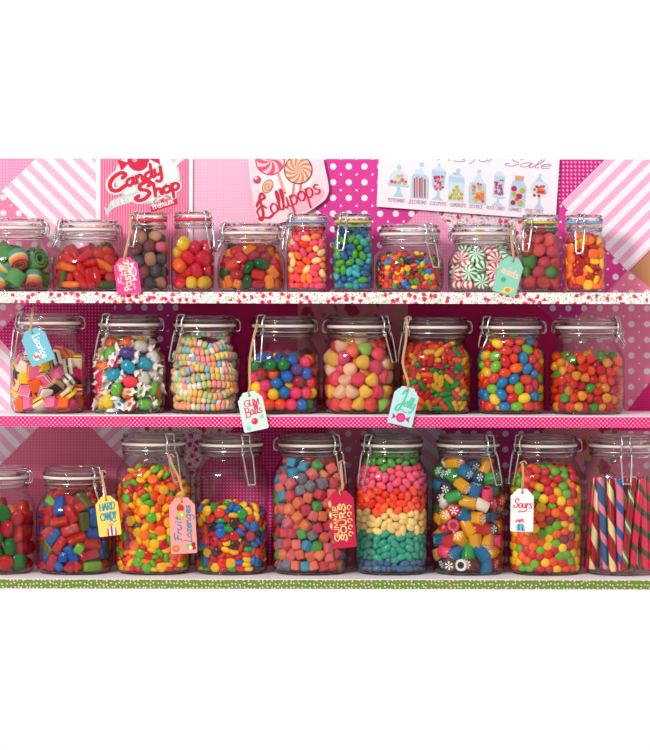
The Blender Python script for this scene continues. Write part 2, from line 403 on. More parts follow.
# ------------------------------------------------------------------ jars
def jar_profile(W, L, H, k, n):
    zn = H - 21 * k; sh = (W - .9 * L) * 1.5 + 7 * k
    pts = [(W * .80, 1.6, n), (W * .87, 1.0, n), (W * .93, 2.2, n), (W * .975, 5.0, n), (W * .995, 9.5, n), (W, 14, n)]
    zs = zn - 3 * k - sh
    pts.append((W, zs, n))
    for i in range(1, 9):
        t = i / 8; a = t * PI / 2
        q = math.sin(a) * .55 + t * .45
        r = W + (.9 * L - W) * (1 - math.cos(t * PI)) / 2
        pts.append((r, zs + sh * q, n + (2 - n) * t))
    pts.append((.9 * L, zn + .5, 2.0))
    return pts
def build_jar(j):
    W, L, k, n = j['W'], j['L'], j.get('k', 1.0), j.get('n', 2.6)
    zb = SHELF[j['shelf']]; ztop = P(0, j['top'], YJ).z; H = (ztop - zb) / U; j['H'] = H
    loc = Vector(((j['cx'] - 325) * U, YJ, zb)); j['loc'] = loc
    r = root('clip_top_jar', loc, j['label'], 'jar'); j['root'] = r
    prof = jar_profile(W, L, H, k, n); j['prof'] = prof
    bm = bmesh.new()
    loft(bm, [(0, 3.0 * U, n), (W * .6 * U, 2.6 * U, n)] + [(a * U, z * U, e) for a, z, e in prof], seg=64, mat=0)
    # thick foot ring and the moulded neck, in solid glass
    loft(bm, [(W * .86 * U, 0.1 * U, n), (W * .90 * U, 1.0 * U, n), (W * .86 * U, 1.9 * U, n), (W * .76 * U, 2.0 * U, n), (W * .75 * U, .8 * U, n), (W * .79 * U, 0.1 * U, n)], seg=64, mat=1, closed=True)
    z0 = H - 21 * k; z1 = H - 11.4 * k
    nk = [(.915 * L, z0), (.955 * L, z0 + 1.2 * k), (.955 * L, z0 + 3.2 * k), (.925 * L, z0 + 4.2 * k), (.925 * L, z0 + 6.4 * k), (.975 * L, z0 + 7.4 * k), (.975 * L, z1 - .6), (.95 * L, z1),
          (.84 * L, z1), (.83 * L, z1 - 1), (.83 * L, z0 + 1)]
    loft(bm, [(a * U, z * U, 2.0) for a, z in nk], seg=64, mat=1, closed=True)
    bmesh.ops.recalc_face_normals(bm, faces=bm.faces)
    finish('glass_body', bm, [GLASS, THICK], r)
    # gasket
    bm = bmesh.new(); g0 = z1 + .05; g1 = H - 8.3 * k
    loft(bm, [(a * U, z * U, 2.0) for a, z in ((.955 * L, g0), (.975 * L, (g0 + g1) / 2), (.955 * L, g1), (.86 * L, g1), (.86 * L, g0))], seg=64, closed=True)
    bmesh.ops.recalc_face_normals(bm, faces=bm.faces)
    gk = j.get('gasket', 'cream'); finish('gasket', bm, GASK[gk], r)
    # lid
    bm = bmesh.new(); a0 = g1 + .05
    lp = [(0, a0 + 2.5 * k), (.70 * L, a0 + 2.3 * k), (.78 * L, a0), (.985 * L, a0), (1.0 * L, a0 + .7), (1.0 * L, a0 + 2.6 * k), (.97 * L, a0 + 3.5 * k), (.93 * L, a0 + 4.0 * k),
          (.92 * L, a0 + 5.2 * k), (.945 * L, a0 + 6.2 * k), (.94 * L, H - .5), (.90 * L, H), (.82 * L, H - .2), (.74 * L, H - 1.9 * k), (0, H - 2.1 * k)]
    loft(bm, [(a * U, z * U, 2.0) for a, z in lp], seg=64)
    bmesh.ops.recalc_face_normals(bm, faces=bm.faces)
    lo = finish('lid', bm, THICK, r)
    # wire band round the neck
    bm = bmesh.new(); rw = .97 * L; zw = z0 + 5.3 * k
    tube(bm, [(rw * U * math.cos(2 * PI * i / 48), rw * U * math.sin(2 * PI * i / 48), zw * U) for i in range(48)], .7 * U, closed=True)
    finish('neck_wire', bm, WIRE, r)
    # clasp and hinge
    def frame(phi):
        ph = math.radians(phi); nn = Vector((math.sin(ph), -math.cos(ph), 0)); tt = Vector((math.cos(ph), math.sin(ph), 0))
        return lambda u, v, w: (tt * u + nn * v + Vector((0, 0, 1)) * w) * U
    if 'clasp' in j:
        F = frame(j['clasp']); bm = bmesh.new(); w = 4.6 * (.85 if k < 1 else 1); ln = j.get('lever', 24)
        hook = [(-w, L + .6, zw), (-w, L + 2, zw + 5 * k), (-w * .8, L + 1.5, zw + 10 * k), (-w * 1.0, L - .6, H - .2), (-w * .6, L - 2.5, H + .7), (w * .6, L - 2.5, H + .7), (w * 1.0, L - .6, H - .2), (w * .8, L + 1.5, zw + 10 * k), (w, L + 2, zw + 5 * k), (w, L + .6, zw)]
        tube(bm, catmull([F(*p) for p in hook], 4), .9 * U)
        for sgn in (-1, 1):
            coil = [F(sgn * (w + .6 * math.sin(i * .9)), L + 2.6 + 1.9 * math.cos(i * 1.0), zw - 1 + 1.9 * math.sin(i * 1.0)) for i in range(15)]
            tube(bm, coil, .7 * U)
        sw = j.get('sway', 0)
        lev = [(-w, L + 2.5, zw - 1), (-w * 1.15 + sw * .2, L + 4, zw - 5), (-w * .85 + sw, L + 7, zw - ln + 1.5), (-w * .5 + sw, L + 7.3, zw - ln), (w * .5 + sw, L + 7.3, zw - ln), (w * .85 + sw, L + 7, zw - ln + 1.5), (w * 1.15 + sw * .2, L + 4, zw - 5), (w, L + 2.5, zw - 1)]
        tube(bm, catmull([F(*p) for p in lev], 4), .9 * U)
        finish('wire_clasp', bm, WIRE, r)
    hp = j.get('hinge', j.get('clasp', 0) + 180)
    F = frame(hp); bm = bmesh.new()
    pts = [(-3.4, L * .97, zw), (-3.6, L + 2.6, zw + .5), (-3.6, L + 3.6, zw + 5 * k), (-3.2, L + 2.2, a0 + 3), (-2.6, L - 1.2, a0 + 4.6), (2.6, L - 1.2, a0 + 4.6), (3.2, L + 2.2, a0 + 3), (3.6, L + 3.6, zw + 5 * k), (3.6, L + 2.6, zw + .5), (3.4, L * .97, zw)]
    tube(bm, catmull([F(*p) for p in pts], 4), .75 * U); finish('wire_hinge', bm, WIRE, r)
    return r

# ------------------------------------------------------------------ packing sweets in a jar
def line(rs, *xs): return (np.array([(x, 0.0, 0.0) for x in xs]), rs)
def ring(rs, d, m=4): return (np.array([(d * math.cos(2 * PI * k / m), d * math.sin(2 * PI * k / m), 0.0) for k in range(m)]), rs)
BALL = lambda r: (np.zeros((1, 3)), r)
def neighbours(q, bid, reach):
    """pairs of spheres of different sweets closer than reach (q sorted by height in slabs)"""
    o = np.argsort(q[:, 2]); z = q[o, 2]; ub = np.searchsorted(z, z + reach); A, Bq = [], []
    qs = q[o].astype(np.float32); bs = bid[o]; n = len(q)
    for i0 in range(0, n, 128):
        i1 = min(n, i0 + 128); c1 = ub[i1 - 1]
        if c1 <= i0 + 1: continue
        d = qs[i0:i1, None, :] - qs[None, i0:c1, :]; m = (d * d).sum(-1) < reach * reach
        m &= bs[i0:i1, None] < bs[None, i0:c1]
        m |= ((d * d).sum(-1) < reach * reach) & (bs[i0:i1, None] > bs[None, i0:c1]) & (np.arange(i0, i1)[:, None] < np.arange(i0, c1)[None, :])
        ii, jj = np.nonzero(m); A.append(o[ii + i0]); Bq.append(o[jj + i0])
    a = np.concatenate(A); b = np.concatenate(Bq); lo, hi = np.minimum(a, b), np.maximum(a, b)
    k = np.unique(lo.astype(np.int64) * n + hi); return k // n, k % n
def pack(j, shape, fill_py, seed, phi=.60, iters=150, zlo=3.4, inset=0.0):
    """drop sweets, each a rigid cluster of spheres, into the jar and let them settle"""
    g = np.random.default_rng(seed); tpl, rs = shape; m = len(tpl)
    ext = max(np.abs(tpl).max(), 0); rp = rs if m == 1 else (rs * rs * (rs + ext)) ** (1 / 3) if abs(tpl[:, 1]).max() < 1e-6 else (rs * (rs + ext) ** 2) ** (1 / 3)
    H = j['H']; prof = j['prof']; pr = np.array([(a - 1.3 - inset, z, e) for a, z, e in prof]); pr = pr[2:]
    ne = j.get('n', 2.6)
    zs = pr[:, 1]; rr_ = pr[:, 0]
    zs = np.append(zs, [H - 20, H + 200]); rr_ = np.append(rr_, [.83 * j['L'] - .5 - inset] * 2)
    fill = (P(0, fill_py, YJ).z - j['loc'].z) / U
    zz = np.linspace(zlo, fill, 60); R_ = np.interp(zz, zs, rr_)
    area = 4 * math.gamma(1 + 1 / ne) ** 2 / math.gamma(1 + 2 / ne)
    V = float(np.sum(area * R_ ** 2) * (zz[1] - zz[0]))
    Nn = int(phi * V / (4 / 3 * PI * rp ** 3)); zcap = H - 9 * j.get('k', 1)
    for attempt in range(2):
        c = np.empty((0, 3))
        while len(c) < Nn:
            q = np.column_stack([g.uniform(-1, 1, 4000) * j['W'], g.uniform(-1, 1, 4000) * j['W'], g.uniform(zlo + rp, fill + rp * .6, 4000)])
            rr = (np.abs(q[:, 0]) ** ne + np.abs(q[:, 1]) ** ne) ** (1 / ne)
            c = np.vstack([c, q[rr < np.interp(q[:, 2], zs, rr_) - rp]])
        c = c[:Nn]
        Rm = np.linalg.qr(g.normal(size=(Nn, 3, 3)))[0]; Rm *= np.sign(np.linalg.det(Rm))[:, None, None]
        p = (c[:, None, :] + np.einsum('nij,mj->nmi', Rm, tpl)).reshape(-1, 3)
        rad = np.repeat(rs * (g.uniform(.95, 1.04, Nn) if m == 1 else np.ones(Nn)), m); bid = np.repeat(np.arange(Nn), m)
        its = iters if attempt else iters * 2 // 3
        for it in range(its):
            if it < its - 25: p[:, 2] -= .05 * rp
            if it % 6 == 0: ii, jj = neighbours(p, bid, 2 * rs * 1.08 + .35 * rs)
            for sub in range(2 if m > 1 else 1):
                dv = p[ii] - p[jj]; ds = np.sqrt((dv ** 2).sum(1)) + 1e-9; ov = rad[ii] + rad[jj] - ds
                mk = ov > 0; a = ii[mk]; b = jj[mk]; mv = dv[mk] / ds[mk, None] * (ov[mk] * .42)[:, None]
                for k in range(3):
                    p[:, k] += np.bincount(a, mv[:, k], len(p)) - np.bincount(b, mv[:, k], len(p))
                p[:, 2] = np.clip(p[:, 2], zlo + rad, zcap - rad)
                rr = (np.abs(p[:, 0]) ** ne + np.abs(p[:, 1]) ** ne) ** (1 / ne) + 1e-9
                lim = np.minimum(np.interp(p[:, 2], zs, rr_), np.interp(p[:, 2] + rad * .7, zs, rr_)); lim = np.minimum(lim, np.interp(p[:, 2] - rad * .7, zs, rr_)) - rad
                f = np.minimum(1, lim / rr); p[:, 0] *= f; p[:, 1] *= f
                if m > 1:
                    q = p.reshape(Nn, m, 3); cc = q.mean(1); qq = q - cc[:, None, :]
                    old = (np.einsum('nij,mj->nmi', Rm, tpl)); A = np.einsum('nmi,mj->nij', qq, tpl) + 1e-3 * Rm
                    u_, _, vt = np.linalg.svd(A); dd = np.sign(np.linalg.det(u_ @ vt)); u_[:, :, 2] *= dd[:, None]
                    Rm = u_ @ vt; p = (cc[:, None, :] + np.einsum('nij,mj->nmi', Rm, tpl)).reshape(-1, 3)
        cen = p.reshape(Nn, m, 3).mean(1)
        lvl = np.percentile(cen[:, 2], 96) + rp * .8
        if attempt == 0: Nn = max(4, int(Nn * (fill - zlo) / (lvl - zlo)))
    p = cen; rad = np.full(Nn, rp); j['rot'] = Rm
    # keep what can be seen through the glass from the front and from a step to the side or above
    keep = np.zeros(Nn, bool); score = np.zeros(Nn, int)
    for yaw, pitch in ((0, 0), (28, 0), (-28, 0), (0, 20)):
        ya, pi_ = math.radians(yaw), math.radians(pitch)
        X = p[:, 0] * math.cos(ya) + p[:, 1] * math.sin(ya); Y = -p[:, 0] * math.sin(ya) + p[:, 1] * math.cos(ya)
        Z = p[:, 2] * math.cos(pi_) + Y * math.sin(pi_) ; Y2 = Y * math.cos(pi_) - p[:, 2] * math.sin(pi_)
        cell = rp / 3.2; gx = ((X + 60) / cell); gz = ((Z + 60) / cell); M = int(300 / cell)
        idb = -np.ones((M, M), int)
        yy, xx = np.mgrid[-4:5, -4:5]; msk = (yy ** 2 + xx ** 2) <= (.86 * 3.2) ** 2; oy, ox = yy[msk], xx[msk]
        for i in np.argsort(-Y2):
            idb[(gz[i] + oy).astype(int) % M, (gx[i] + ox).astype(int) % M] = i
        ids, cnt = np.unique(idb, return_counts=True)
        for i_, c_ in zip(ids, cnt):
            if i_ >= 0 and yaw == 0 and pitch == 0: score[i_] = c_
            if i_ >= 0 and c_ >= (3 if yaw == 0 and pitch == 0 else 14): keep[i_] = True
    j['score'] = score[keep] * (rp / 3.2) ** 2; j['rot'] = j['rot'][keep]
    return p[keep], rad[keep], m

def orient(mode, pos, g):
    """random tumble, or partly lying against the glass"""
    if mode == 'free': return Euler((g.uniform(0, 6.28), g.uniform(0, 6.28), g.uniform(0, 6.28)))
    out = Vector((pos[0], pos[1], 0)); out = out.normalized() if out.length > .01 else Vector((0, -1, 0))
    if mode == 'disc':      # local z = flat axis
        ax = (out * g.uniform(.3, 1.3) + Vector((g.gauss(0, .55), g.gauss(0, .55), g.gauss(.0, .7)))).normalized()
    elif mode == 'long':    # local x = long axis, kept near the wall tangent plane
        t = Vector((-out.y, out.x, 0)); a = g.uniform(0, PI)
        x = (t * math.cos(a) + Vector((0, 0, 1)) * math.sin(a) * .8 + out * g.gauss(0, .3)).normalized()
        z = x.cross(out).normalized(); y = z.cross(x)
        M = Matrix((x, y, z)).transposed(); q = M.to_quaternion() @ Euler((g.uniform(0, 6.28), 0, 0)).to_quaternion()
        return q.to_euler()
    elif mode == 'bean':
        t = Vector((-out.y, out.x, 0)); a = g.uniform(-.9, .9) if g.random() < .6 else g.uniform(0, PI)
        x = (t * math.cos(a) + Vector((0, 0, 1)) * math.sin(a) + out * g.gauss(0, .45)).normalized()
        z = x.cross(out).normalized(); y = z.cross(x)
        return Matrix((x, y, z)).transposed().to_euler()
    elif mode == 'stand':
        ax = (Vector((0, 0, 1)) + Vector((g.gauss(0, .35), g.gauss(0, .35), 0))).normalized()
    q = Vector((0, 0, 1)).rotation_difference(ax) @ Euler((0, 0, g.uniform(0, 6.28))).to_quaternion()
    return q.to_euler()

BEANS = []
def dup_tree(src, parent=None):
    o = src.copy(); C.objects.link(o); o.parent = parent
    for ch in list(src.children): dup_tree(ch, o)
    return o
def fill_jar(j, kinds, shape, fill_py, mode, seed, cat, group, phi=.6, zcolour=None, scale_var=.05, inset=0.0):
    """kinds: list of (weight, name, mesh or prototype object, label)"""
    g = random.Random(seed); shape = shape if isinstance(shape, tuple) else BALL(shape); pts, rad, m = pack(j, shape, fill_py, seed, phi, inset=inset)
    ws = [k[0] for k in kinds]; last = None; j['count'] = len(pts)
    for (x, y, z), r, vis, Rm in zip(pts, rad, j['score'], j['rot']):
        if zcolour: k = kinds[zcolour(z, g)]
        else: k = g.choices(kinds, ws)[0]
        md = k[4] if len(k) > 4 else mode
        if isinstance(k[2], bpy.types.Object):
            o = dup_tree(k[2])
        else:
            o = bpy.data.objects.new(k[1], k[2]); C.objects.link(o)
        o.location = j['loc'] + Vector((x, y, z)) * U
        o.rotation_euler = orient(md, (x, y, z), g) if m == 1 else Matrix(Rm.tolist()).to_euler()
        s = g.uniform(1 - scale_var, 1 + scale_var) ; o.scale = (s, s, s)
        tag(o, k[3], cat, group)
        if cat == 'jelly bean': BEANS.append((float(vis), o))

# jar list: centre column, half widths (body, lid), top row, neck scale, squareness, gasket, clasp azimuth (0 = towards us, + = right)
J = {
 'belts': dict(shelf='top', cx=15, W=36, L=31, top=219, clasp=-150, hinge=80, label='squat clip-top glass jar of rolled rainbow sour belts at left end of top shelf'),
 'gummies': dict(shelf='top', cx=88.5, W=36, L=30.5, top=220.6, clasp=-66, lever=12, hinge=115, label='squat clip-top glass jar of red and orange gummies beside the sour belts jar'),
 'pastilles': dict(shelf='top', cx=149, W=20.5, L=18.5, top=213, k=.8, n=5, gasket='red', clasp=-40, lever=22, label='narrow square glass jar of dark sugared pastilles with red gasket on top shelf'),
 'chews': dict(shelf='top', cx=193, W=21.5, L=19.5, top=212.3, k=.8, n=5, gasket='red', clasp=48, lever=24, label='narrow square glass jar of red, orange and yellow chews with red gasket'),
 'winegums': dict(shelf='top', cx=251.5, W=34, L=30.5, top=223.7, clasp=-68, lever=12, hinge=75, label='squat clip-top glass jar of clear orange, red and green wine gums'),
 'sunset_beans': dict(shelf='top', cx=307.5, W=21, L=19.5, top=214, k=.8, n=5, gasket='blue', clasp=-62, lever=24, label='narrow square glass jar of pink and orange jelly beans with blue gasket'),
 'ocean_beans': dict(shelf='top', cx=352.7, W=21, L=19.5, top=214, k=.8, n=5, gasket='yellow', clasp=-28, lever=24, label='narrow square glass jar of blue and green jelly beans with yellow gasket'),
 'mini_chocs': dict(shelf='top', cx=409.5, W=34, L=31, top=224.5, clasp=35, lever=27, sway=4, label='squat clip-top glass jar of tiny multicoloured candy-coated chocolates on top shelf'),
 'mints': dict(shelf='top', cx=482.5, W=34.5, L=31, top=224, clasp=70, lever=14, label='squat clip-top glass jar of red and green swirled peppermints'),
 'strawberry': dict(shelf='top', cx=540, W=20.5, L=19, top=214.6, k=.8, n=5, gasket='yellow', clasp=-38, lever=24, label='narrow square glass jar of red and green sugared gumdrops with yellow gasket'),
 'discs': dict(shelf='top', cx=584, W=20.5, L=19, top=214.6, k=.8, n=5, gasket='blue', clasp=-16, lever=26, label='narrow square glass jar of orange and red candy discs at right end of top shelf'),
 'licorice': dict(shelf='mid', cx=49, W=38, L=32.5, top=313.5, clasp=-58, lever=29, hinge=92, label='clip-top glass jar of licorice allsorts at left end of middle shelf'),
 'taffy': dict(shelf='mid', cx=128.8, W=38, L=31.5, top=315, clasp=-42, lever=29, hinge=92, sway=-5, label='clip-top glass jar of wrapped salt water taffy on middle shelf'),
 'necklaces': dict(shelf='mid', cx=204.8, W=36, L=32, top=315.6, clasp=-46, lever=29, hinge=92, sway=-5, label='clip-top glass jar of pastel candy bead necklaces on middle shelf'),
 'gumballs': dict(shelf='mid', cx=282.8, W=37, L=32, top=316, clasp=-42, lever=29, hinge=110, sway=3, label='clip-top glass jar of glossy multicoloured gumballs on middle shelf'),
 'gumdrops': dict(shelf='mid', cx=359, W=36, L=33, top=316.6, clasp=52, lever=29, hinge=-100, sway=5, label='clip-top glass jar of large sugared gumdrops on middle shelf'),
 'capsules': dict(shelf='mid', cx=436, W=36, L=32.5, top=317, clasp=-62, lever=29, hinge=95, sway=-3, label='clip-top glass jar of capsule shaped fruit candies on middle shelf'),
 'eggs': dict(shelf='mid', cx=510.5, W=34.5, L=32, top=317, clasp=-52, lever=14, hinge=95, label='clip-top glass jar of bright egg shaped candies on middle shelf'),
 'drops': dict(shelf='mid', cx=586.5, W=37.5, L=32, top=317, clasp=68, lever=12, hinge=-115, label='clip-top glass jar of small clear fruit drops at right end of middle shelf'),
 'fruit_gums': dict(shelf='low', cx=-2, W=37.5, L=32.5, top=467, clasp=-100, hinge=75, label='short glass jar of red and green fruit gums at left end of bottom shelf'),
 'hard': dict(shelf='low', cx=75, W=38, L=32, top=467, clasp=48, lever=16, label='short clip-top glass jar of glossy red, blue and green hard candies on bottom shelf'),
 'lozenges': dict(shelf='low', cx=154, W=37.5, L=33, top=433.6, clasp=33, lever=30, sway=4, label='tall clip-top glass jar full of round lozenges behind the long pink tag'),
 'choc_buttons': dict(shelf='low', cx=231.7, W=36.5, L=32.5, top=434.5, clasp=28, lever=32, sway=3, label='tall clip-top glass jar two thirds full of candy-coated chocolate buttons'),
 'cubes': dict(shelf='low', cx=310.5, W=38, L=33, top=434.5, clasp=52, lever=32, hinge=-95, sway=3, label='tall clip-top glass jar full of sugared sour cubes'),
 'rainbow': dict(shelf='low', cx=391.8, W=36.5, L=32, top=434.5, clasp=-48, lever=32, hinge=120, sway=-3, label='tall clip-top glass jar of jelly beans layered in rainbow bands'),
 'rock': dict(shelf='low', cx=468.7, W=36.5, L=32.5, top=434.5, clasp=38, lever=32, sway=5, label='tall clip-top glass jar of patterned rock candy pieces'),
 'sours': dict(shelf='low', cx=545.5, W=37, L=33, top=434.5, clasp=-58, lever=32, hinge=85, sway=-3, label='tall clip-top glass jar full of orange, red, yellow and green sour balls'),
 'sticks': dict(shelf='low', cx=622, W=38, L=34, top=434.5, clasp=0, lever=30, hinge=180, label='tall clip-top glass jar of twisted striped candy sticks at right end of bottom shelf'),
}
for j in J.values(): build_jar(j)
J['sticks']  # its clasp hangs straight towards us

# ---- candies
YEL, ORG, RED, GRN, BLU = (250, 195, 25), (250, 100, 20), (205, 18, 28), (80, 175, 30), (20, 120, 200)
def colour_set(name, base, fn, cols, tail, mats_extra=()):
    out = []
    for w, cn, c in cols:
        out.append((w, name, recolour(base, [fn(c)]), f'{cn} {tail}'))
    return out
# sour belts
belt = to_mesh('rolled_sour_belt', b_belt(), [sugared(c) for c in ((225, 80, 60), (230, 150, 60), (225, 205, 90), (50, 140, 170), (70, 150, 60))])
belt2 = recolour(belt, [sugared(c) for c in ((70, 150, 60), (60, 150, 70), (110, 175, 80), (70, 150, 60), (60, 140, 55))])
fill_jar(J['belts'], [(2, 'sour_belt_roll', belt, 'rainbow striped sour belt rolled up in the leftmost top shelf jar', 'stand'), (2.5, 'sour_belt_roll', belt2, 'green sugared sour belt rolled up in the leftmost top shelf jar', 'free')], 9.3, 245, 'stand', 11, 'candy', 'sour belts in the top left jar', phi=.62)
# gummies
b = to_mesh('gummy_finger', b_superell(10.5, 4.3, 3.6, 2.8), [])
fill_jar(J['gummies'], colour_set('gummy', b, gummy, [(10, 'red', (225, 12, 12)), (2.2, 'orange', (250, 120, 10)), (1.8, 'dark green', (90, 110, 10))], 'long gummy in the squat jar left of the pink tag'), line(3.9, -6, 0, 6), 248, 'long', 12, 'candy', 'long gummies in the squat jar', inset=2.2)
# pastilles
b = to_mesh('pastille', b_superell(7.4, 6.3, 5.6, 2.2), [])
fill_jar(J['pastilles'], colour_set('sugared_pastille', b, sugared, [(4, 'black', (50, 42, 50)), (3, 'burgundy', (120, 25, 42)), (2.5, 'beige', (190, 130, 90)), (1, 'pink', (225, 80, 100))], 'sugared pastille in the narrow jar behind the pink tag'), 6.3, 226, 'free', 13, 'candy', 'pastilles in the red gasket jar')
# chews
b = to_mesh('chew', b_superell(8.0, 6.4, 5.8, 3.0), [])
fill_jar(J['chews'], colour_set('barrel_chew', b, lambda c: gummy(c, .5, .2), [(6, 'red', (228, 15, 35)), (3, 'orange', (248, 100, 15)), (1.3, 'yellow', (235, 185, 30))], 'barrel chew in the second narrow jar from the pink tag'), line(6.1, -1.7, 1.7), 241, 'free', 14, 'candy', 'chews in the second red gasket jar')
# wine gums
b1 = to_mesh('wine_gum', b_cube(13.4, 9, 8.6, 2.4), []); b2 = to_mesh('wine_gum_oval', b_superell(7.6, 5.4, 4.6, 2.3), [])
ks = colour_set('wine_gum', b1, gummy, [(6, 'orange', (250, 135, 20)), (4, 'red', (222, 20, 30))], 'block wine gum in the squat jar right of the square chew jar') + colour_set('wine_gum', b2, gummy, [(2.2, 'dark green', (10, 95, 35)), (2, 'dark red', (190, 8, 28))], 'oval wine gum in the squat jar right of the square chew jar')
fill_jar(J['winegums'], ks, line(4.7, -2.6, 2.6), 240, 'long', 15, 'candy', 'wine gums in the squat jar', inset=1.2)
# jelly beans
bean = to_mesh('jelly_bean', b_superell(5.2, 3.5, 3.4, 2.1, 16, 10, bend=.7), [])
fill_jar(J['sunset_beans'], colour_set('jelly_bean', bean, shell, [(4, 'pink', (248, 70, 105)), (4, 'orange red', (245, 62, 25)), (2.2, 'cream', (250, 205, 130)), (2, 'orange', (250, 115, 50))], 'jelly bean in the narrow jar with the blue gasket beside the lollipop sign'), line(3.35, -1.9, 1.9), 223, 'bean', 16, 'jelly bean', 'pink and orange jelly beans', phi=.64)
fill_jar(J['ocean_beans'], colour_set('jelly_bean', bean, shell, [(4, 'blue', (35, 95, 150)), (3, 'teal', (40, 155, 145)), (4, 'green', (75, 160, 35)), (2, 'turquoise', (60, 175, 185))], 'jelly bean in the narrow jar with the yellow gasket under the magenta polka dots'), line(3.35, -1.9, 1.9), 223, 'bean', 17, 'jelly bean', 'blue and green jelly beans', phi=.64)
# tiny chocolates
lens = to_mesh('lens', b_lens(3.5, 2.0), [])
fill_jar(J['mini_chocs'], colour_set('chocolate_bean', lens, shell, [(4, 'red', (190, 18, 20)), (2, 'yellow', (245, 190, 25)), (2.2, 'green', (60, 160, 45)), (1.4, 'blue', (25, 125, 205)), (1.8, 'orange', (240, 85, 25)), (1.8, 'brown', (75, 30, 25))], 'tiny candy-coated chocolate in the squat jar under the poster'), ring(2.0, 1.6, 3), 243, 'disc', 18, 'candy', 'tiny chocolates in the squat jar', phi=.62)
# peppermints
mb = to_mesh('peppermint', b_lens(8.3, 4.4), [])
ks = [(5, 'peppermint', recolour(mb, [polar_mat('mint_swirl', (245, 240, 238), (215, 20, 40), 9, .045)]), 'red and white swirled peppermint in the squat jar by the mint green tag'),
      (4, 'peppermint', recolour(mb, [polar_mat('mint_swirl', (245, 243, 238), (20, 150, 60), 9, .045)]), 'green and white swirled peppermint in the squat jar by the mint green tag')]
fill_jar(J['mints'], ks, ring(4.3, 4.1), 241, 'disc', 19, 'candy', 'peppermints in the squat jar')
# red and green gumdrops
db = to_mesh('gumdrop', b_drop(7.2, 11), [])
fill_jar(J['strawberry'], colour_set('sugared_gumdrop', db, sugared, [(7, 'red', (218, 45, 55)), (3.6, 'green', (70, 140, 50))], 'sugared gumdrop in the narrow jar right of the mint green tag'), 6.4, 222, 'free', 20, 'candy', 'gumdrops in the yellow gasket jar')
# discs
b = to_mesh('disc', b_lens(5.8, 2.9), [])
fill_jar(J['discs'], colour_set('candy_disc', b, shell, [(5, 'orange', (252, 110, 15)), (3, 'yellow', (252, 195, 20)), (3, 'dark red', (185, 10, 18))], 'candy disc in the rightmost jar of the top shelf'), ring(2.8, 3.0), 222, 'disc', 21, 'candy', 'candy discs in the top right jar', phi=.63)
# licorice allsorts
BLK, WHT, PNK, MAG, OR2, YE2, BRN = [plain(c, .55, .3) for c in ((28, 22, 24), (232, 222, 200), (240, 105, 150), (205, 20, 105), (245, 100, 15), (245, 205, 20), (200, 150, 120))]
def allsort(cols, ths, w=12.5, d=11.5):
    uniq = []
    for c in cols:
        if c not in uniq: uniq.append(c)
    return to_mesh('allsort', b_layers(w, d, ths, [uniq.index(c) for c in cols]), uniq)
tl = 'licorice allsort in the leftmost jar of the middle shelf'
ks = [(3, 'licorice_allsort', allsort([WHT, BLK, PNK], [3.2, 2.4, 3.6]), 'pink, black and white layered ' + tl),
      (3, 'licorice_allsort', allsort([OR2, BLK, WHT, BLK, PNK], [2.4, 2, 2.4, 2, 2.6]), 'five layered orange, black and pink ' + tl),
      (2.5, 'licorice_allsort', allsort([YE2, BLK, WHT], [3.2, 2.4, 3.4]), 'yellow, black and white layered ' + tl),
      (2, 'licorice_allsort', allsort([WHT, BLK, WHT], [3.0, 3, 3.0]), 'white and black layered ' + tl),
      (2, 'licorice_allsort', allsort([OR2, BLK, OR2], [3.4, 2.4, 3.4]), 'orange and black layered ' + tl),
      (1.5, 'licorice_allsort', allsort([PNK, BLK], [9, 1.6]), 'chunky pink ' + tl),
      (1.2, 'licorice_allsort', allsort([MAG, BLK], [9, 1.6]), 'chunky magenta ' + tl),
      (1.2, 'licorice_allsort', allsort([BRN, BLK], [8, 1.6]), 'chunky tan ' + tl),
      (.9, 'licorice_allsort', to_mesh('licorice_roll', b_cyl(5, 12, .5), [BLK]), 'plain black ' + tl)]
fill_jar(J['licorice'], ks, 6.6, 351, 'free', 22, 'candy', 'licorice allsorts in the middle shelf jar', inset=1.0)
# taffy
wax = plain((252, 240, 234), .4, .4); wax_m = []
tw = [to_mesh('twist', b_twist(s, 4 + s), [wax]) for s in (-1, 1)]
tbm = b_superell(7.6, 6.2, 6.0, 2.7, 22, 14); rr_ = random.Random(2)
for v in tbm.verts: v.co *= rr_.uniform(.93, 1.04)
tb = to_mesh('taffy_body', tbm, [])
ks = []
for w, cn, c in ((3, 'orange', (250, 115, 50)), (2, 'yellow', (240, 200, 30)), (1.6, 'turquoise', (15, 155, 180)), (1.4, 'pink', (245, 55, 90)), (1, 'green', (110, 190, 60)), (.8, 'purple', (75, 50, 130)), (2.2, 'white', (225, 215, 205))):
    pr = bpy.data.objects.new('wrapped_taffy', recolour(tb, [gummy(c, .5, .1)])); 
    for t in tw:
        ch = bpy.data.objects.new('wrapper_twist', t); ch.parent = pr
    ks.append((w, 'wrapped_taffy', pr, f'{cn} taffy in white twisted paper in second jar of middle shelf'))
fill_jar(J['taffy'], ks, line(6.1, -3.2, 3.2), 338, 'long', 23, 'candy', 'wrapped taffy in the middle shelf jar', phi=.68, inset=2.5)
# gumballs
gb = to_mesh('gumball', b_superell(6.1, 6.1, 6.1, 2.0, 24, 16), [])
fill_jar(J['gumballs'], colour_set('gumball', gb, shell, [(2, 'yellow', (250, 200, 15)), (2.2, 'blue', (10, 100, 180)), (2, 'pink', (245, 40, 95)), (1.3, 'dark red', (165, 8, 30)), (1.3, 'orange', (250, 85, 15)), (1.3, 'green', (10, 120, 50)), (1, 'purple', (80, 55, 120))], 'gumball in the middle shelf jar with the pale green tag'), 6.15, 352, 'free', 24, 'gumball', 'gumballs in the middle shelf jar', scale_var=.02)
